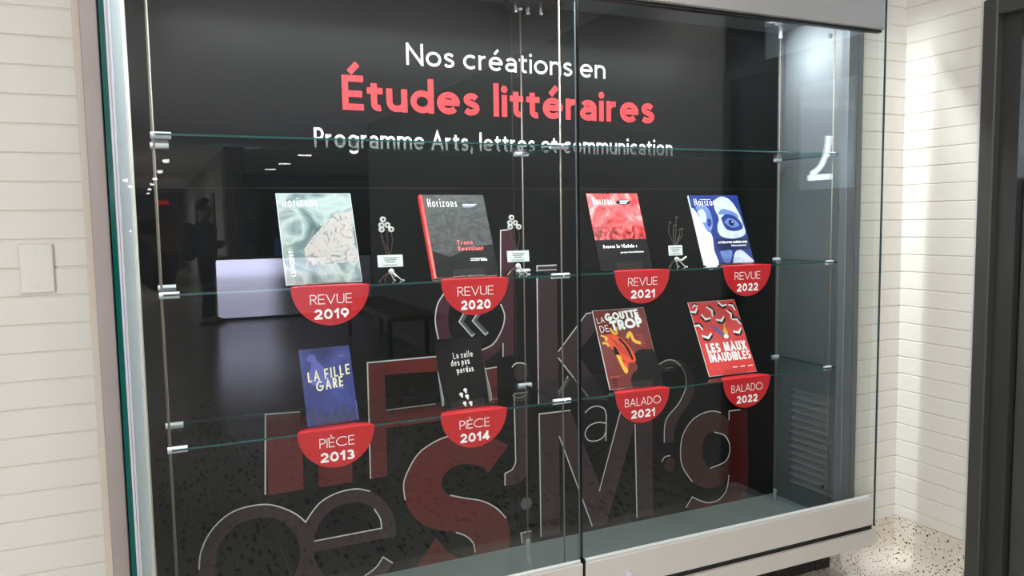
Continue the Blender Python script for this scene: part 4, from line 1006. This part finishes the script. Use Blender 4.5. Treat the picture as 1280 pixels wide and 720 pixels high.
mat('skin', srgb(160, 118, 98), .5); mat('coat', srgb(34, 36, 44), .8); mat('trousers', srgb(26, 28, 34), .8); mat('hair', srgb(34, 26, 22), .7)
mat('shoe', srgb(20, 20, 22), .5); mat('pack', srgb(24, 26, 32), .7)
def person(x, y, rz, H, lab, coat, arms, lean=.0):
    t = empty('person', lab, 'person', (x, y, 0), rz)
    k = H / 1.75
    S = lambda p: (p[0] * k, p[1] * k, p[2] * k)
    # faces +Y locally
    N = {'pelvis': ((0, 0, .93), (.155, .105)), 'belly': ((0, .0, 1.10), (.15, .10)), 'chest': ((0, .0, 1.28), (.17, .115)), 'neck0': ((0, -.01, 1.42), (.085, .075)), 'neck': ((0, .0, 1.49), .055), 'head0': ((0, .02, 1.56), (.065, .075)), 'head': ((0, .02, 1.64), (.075, .092)), 'head1': ((0, .01, 1.71), (.06, .075))}
    E = [('pelvis', 'belly'), ('belly', 'chest'), ('chest', 'neck0'), ('neck0', 'neck'), ('neck', 'head0'), ('head0', 'head'), ('head', 'head1')]
    for s, sd in ((-1, 'l'), (1, 'r')):
        N['hip' + sd] = ((s * .09, 0, .86), .095); N['knee' + sd] = ((s * .10, .015 + (.02 if s > 0 else -.02), .48), .062); N['ank' + sd] = ((s * .10, -.01 + (.05 if s > 0 else -.05), .09), .042); N['toe' + sd] = ((s * .115, .14 + (.05 if s > 0 else -.05), .045), .036)
        E += [('pelvis', 'hip' + sd), ('hip' + sd, 'knee' + sd), ('knee' + sd, 'ank' + sd), ('ank' + sd, 'toe' + sd)]
        el, wr, hd = arms[sd]
        N['sh' + sd] = ((s * .19, -.01, 1.38), .062); N['el' + sd] = (el, .048); N['wr' + sd] = (wr, .033); N['hand' + sd] = (hd, (.036, .026))
        E += [('chest', 'sh' + sd), ('sh' + sd, 'el' + sd), ('el' + sd, 'wr' + sd), ('wr' + sd, 'hand' + sd)]
        d = (Vector(hd) - Vector(wr)).normalized(); side = Vector((1, 0, 0)) if abs(d.x) < .7 else Vector((0, 0, 1))
        for f in range(4):
            o0 = Vector(hd) + side * (.013 * (f - 1.5)) + d * .03; o1 = o0 + d * (.034 - .004 * abs(f - 1.4)); o2 = o1 + d * .02 + Vector((-s * .018, 0, 0))
            N['f%d%s' % (f, sd)] = (tuple(o0), .009); N['g%d%s' % (f, sd)] = (tuple(o1), .008); N['h%d%s' % (f, sd)] = (tuple(o2), .007)
            E += [('hand' + sd, 'f%d%s' % (f, sd)), ('f%d%s' % (f, sd), 'g%d%s' % (f, sd)), ('g%d%s' % (f, sd), 'h%d%s' % (f, sd))]
        th = Vector(hd) - side * .035 * (1 if s < 0 else -1) * -1 + d * .012
        N['t' + sd] = (tuple(th), .010); N['u' + sd] = (tuple(th + d * .03), .008); E += [('hand' + sd, 't' + sd), ('t' + sd, 'u' + sd)]
    N = {q: (S(v[0]), tuple(r * k for r in v[1]) if isinstance(v[1], tuple) else v[1] * k) for q, v in N.items()}
    b = body_mesh('body', N, E, 'skin', t, 'pelvis', 2)
    # clothing: coat and trousers as shells round the same skeleton
    CN = {q: (N[q][0], tuple(r * 1.2 + .018 for r in (N[q][1] if isinstance(N[q][1], tuple) else (N[q][1],) * 2))) for q in ('pelvis', 'hipl', 'hipr', 'belly', 'chest', 'neck0', 'shl', 'shr', 'ell', 'elr', 'wrl', 'wrr')}
    body_mesh('coat', CN, [('pelvis', 'hipl'), ('pelvis', 'hipr'), ('pelvis', 'belly'), ('belly', 'chest'), ('chest', 'neck0'), ('chest', 'shl'), ('chest', 'shr'), ('shl', 'ell'), ('shr', 'elr'), ('ell', 'wrl'), ('elr', 'wrr')], coat, t, 'pelvis', 2)
    TN = {q: (N[q][0], tuple(r * 1.1 + .01 for r in (N[q][1] if isinstance(N[q][1], tuple) else (N[q][1],) * 2))) for q in ('belly', 'pelvis', 'hipl', 'hipr', 'kneel', 'kneer', 'ankl', 'ankr')}
    body_mesh('trousers', TN, [('belly', 'pelvis'), ('pelvis', 'hipl'), ('pelvis', 'hipr'), ('hipl', 'kneel'), ('hipr', 'kneer'), ('kneel', 'ankl'), ('kneer', 'ankr')], 'trousers', t, 'pelvis', 2)
    hc = Vector(N['head'][0])
    bm = B(); bmesh.ops.create_icosphere(bm, subdivisions=3, radius=1)
    for v in bm.verts:
        v.co = Vector((v.co.x * .102, v.co.y * .122, v.co.z * .125)) * (1 + .05 * math.sin(9 * v.co.x + 7 * v.co.z * 3))
    bmesh.ops.delete(bm, geom=[v for v in bm.verts if v.co.y > .035 + .9 * max(0, v.co.z - .03) or v.co.z < -.06], context='VERTS')
    bmesh.ops.translate(bm, verts=bm.verts, vec=hc + Vector((0, -.012, .03))); obj('hair', bm, 'hair', t, smooth=True)
    for s in (-1, 1):
        bm = B(); bmesh.ops.create_icosphere(bm, subdivisions=1, radius=.011); bmesh.ops.translate(bm, verts=bm.verts, vec=hc + Vector((s * .03, .083, .0))); obj('eye', bm, 'cover_black', t)
        bm = B(); bmesh.ops.create_icosphere(bm, subdivisions=1, radius=1); bmesh.ops.scale(bm, verts=bm.verts, vec=(.008, .018, .028)); bmesh.ops.translate(bm, verts=bm.verts, vec=hc + Vector((s * .083, .0, -.01))); obj('ear', bm, 'skin', t)
        sx = s * .112 * k; sy = (.05 if s > 0 else -.05) * k
        bm = B(); bmesh.ops.create_icosphere(bm, subdivisions=2, radius=1); bmesh.ops.scale(bm, verts=bm.verts, vec=(.05, .145, .05))
        for v in bm.verts: v.co.z = max(v.co.z, -.018) * (1.25 if v.co.y < -.02 else .8)
        bmesh.ops.translate(bm, verts=bm.verts, vec=(sx, sy + .05, .03)); obj('shoe', bm, 'shoe', t, smooth=True)
    bm = B(); prism(bm, [(-.012, -.03), (.012, -.03), (.004, .02), (-.004, .02)], .025, lambda u, v, d: (hc.x + u * (1 if d == 0 else .5), hc.y + .085 + d * .8, hc.z - .01 + v)); obj('nose', bm, 'skin', t)
    bm = cbox(-.022, .022, .0, .006, -.003, .003, .002); bmesh.ops.translate(bm, verts=bm.verts, vec=hc + Vector((0, .082, -.06))); obj('mouth', bm, 'red', t)
    return t
person(.72, -7.6, -math.pi / 2, 1.74, 'person with a backpack looking down at a phone, reflected in the left glass door', 'coat',
       {'l': ((-.24, .02, 1.12), (-.14, .24, 1.16), (-.07, .30, 1.18)), 'r': ((.24, .02, 1.12), (.14, .24, 1.16), (.07, .30, 1.18))})
bm = cbox(-.17, .17, -.34, -.12, .92, 1.45, .07); t = empty('backpack', 'dark backpack worn by the reflected person', 'backpack', (.72, -7.6, 0), -math.pi / 2); obj('bag', bm, 'pack', t)
for s in (-1, 1):
    bm = B(); tube(bm, [(s * .1, -.15, 1.40), (s * .11, .0, 1.475), (s * .115, .14, 1.36), (s * .13, .11, 1.15), (s * .12, -.15, 1.0)], .014, 6); obj('strap', bm, 'pack', t)
t = empty('phone', 'dark phone in the hand of the person with the backpack', 'phone', (1.06, -7.6, 1.20)); obj('body', cbox(-.006, .006, -.035, .035, -.04, .11, .003), 'black', t)
# the photographer behind the camera
person(-.30, -.42, 0, 1.70, 'photographer in a dark coat holding up a phone, reflected in the glass', 'coat',
       {'l': ((-.30, .12, 1.12), (-.02, .33, 1.36), (.12, .405, 1.405)), 'r': ((.36, .10, 1.12), (.40, .30, 1.33), (.385, .375, 1.40))})
t = empty('phone', 'dark phone held sideways by the photographer', 'phone', (-.02, -.03, 1.40))
obj('body', cbox(-.075, .075, -.004, .004, -.037, .037, .003), 'black', t)
mat('flash_led', (1, 1, 1, 1), .5, emit=(1, 1, 1, 1), es=120)
bm = B(); lathe(bm, [(.0032, .004), (.0032, .0052)], 10, (-.06, 0, -.02), 'Y'); obj('flash', bm, 'flash_led', t)
SC.camera = cam
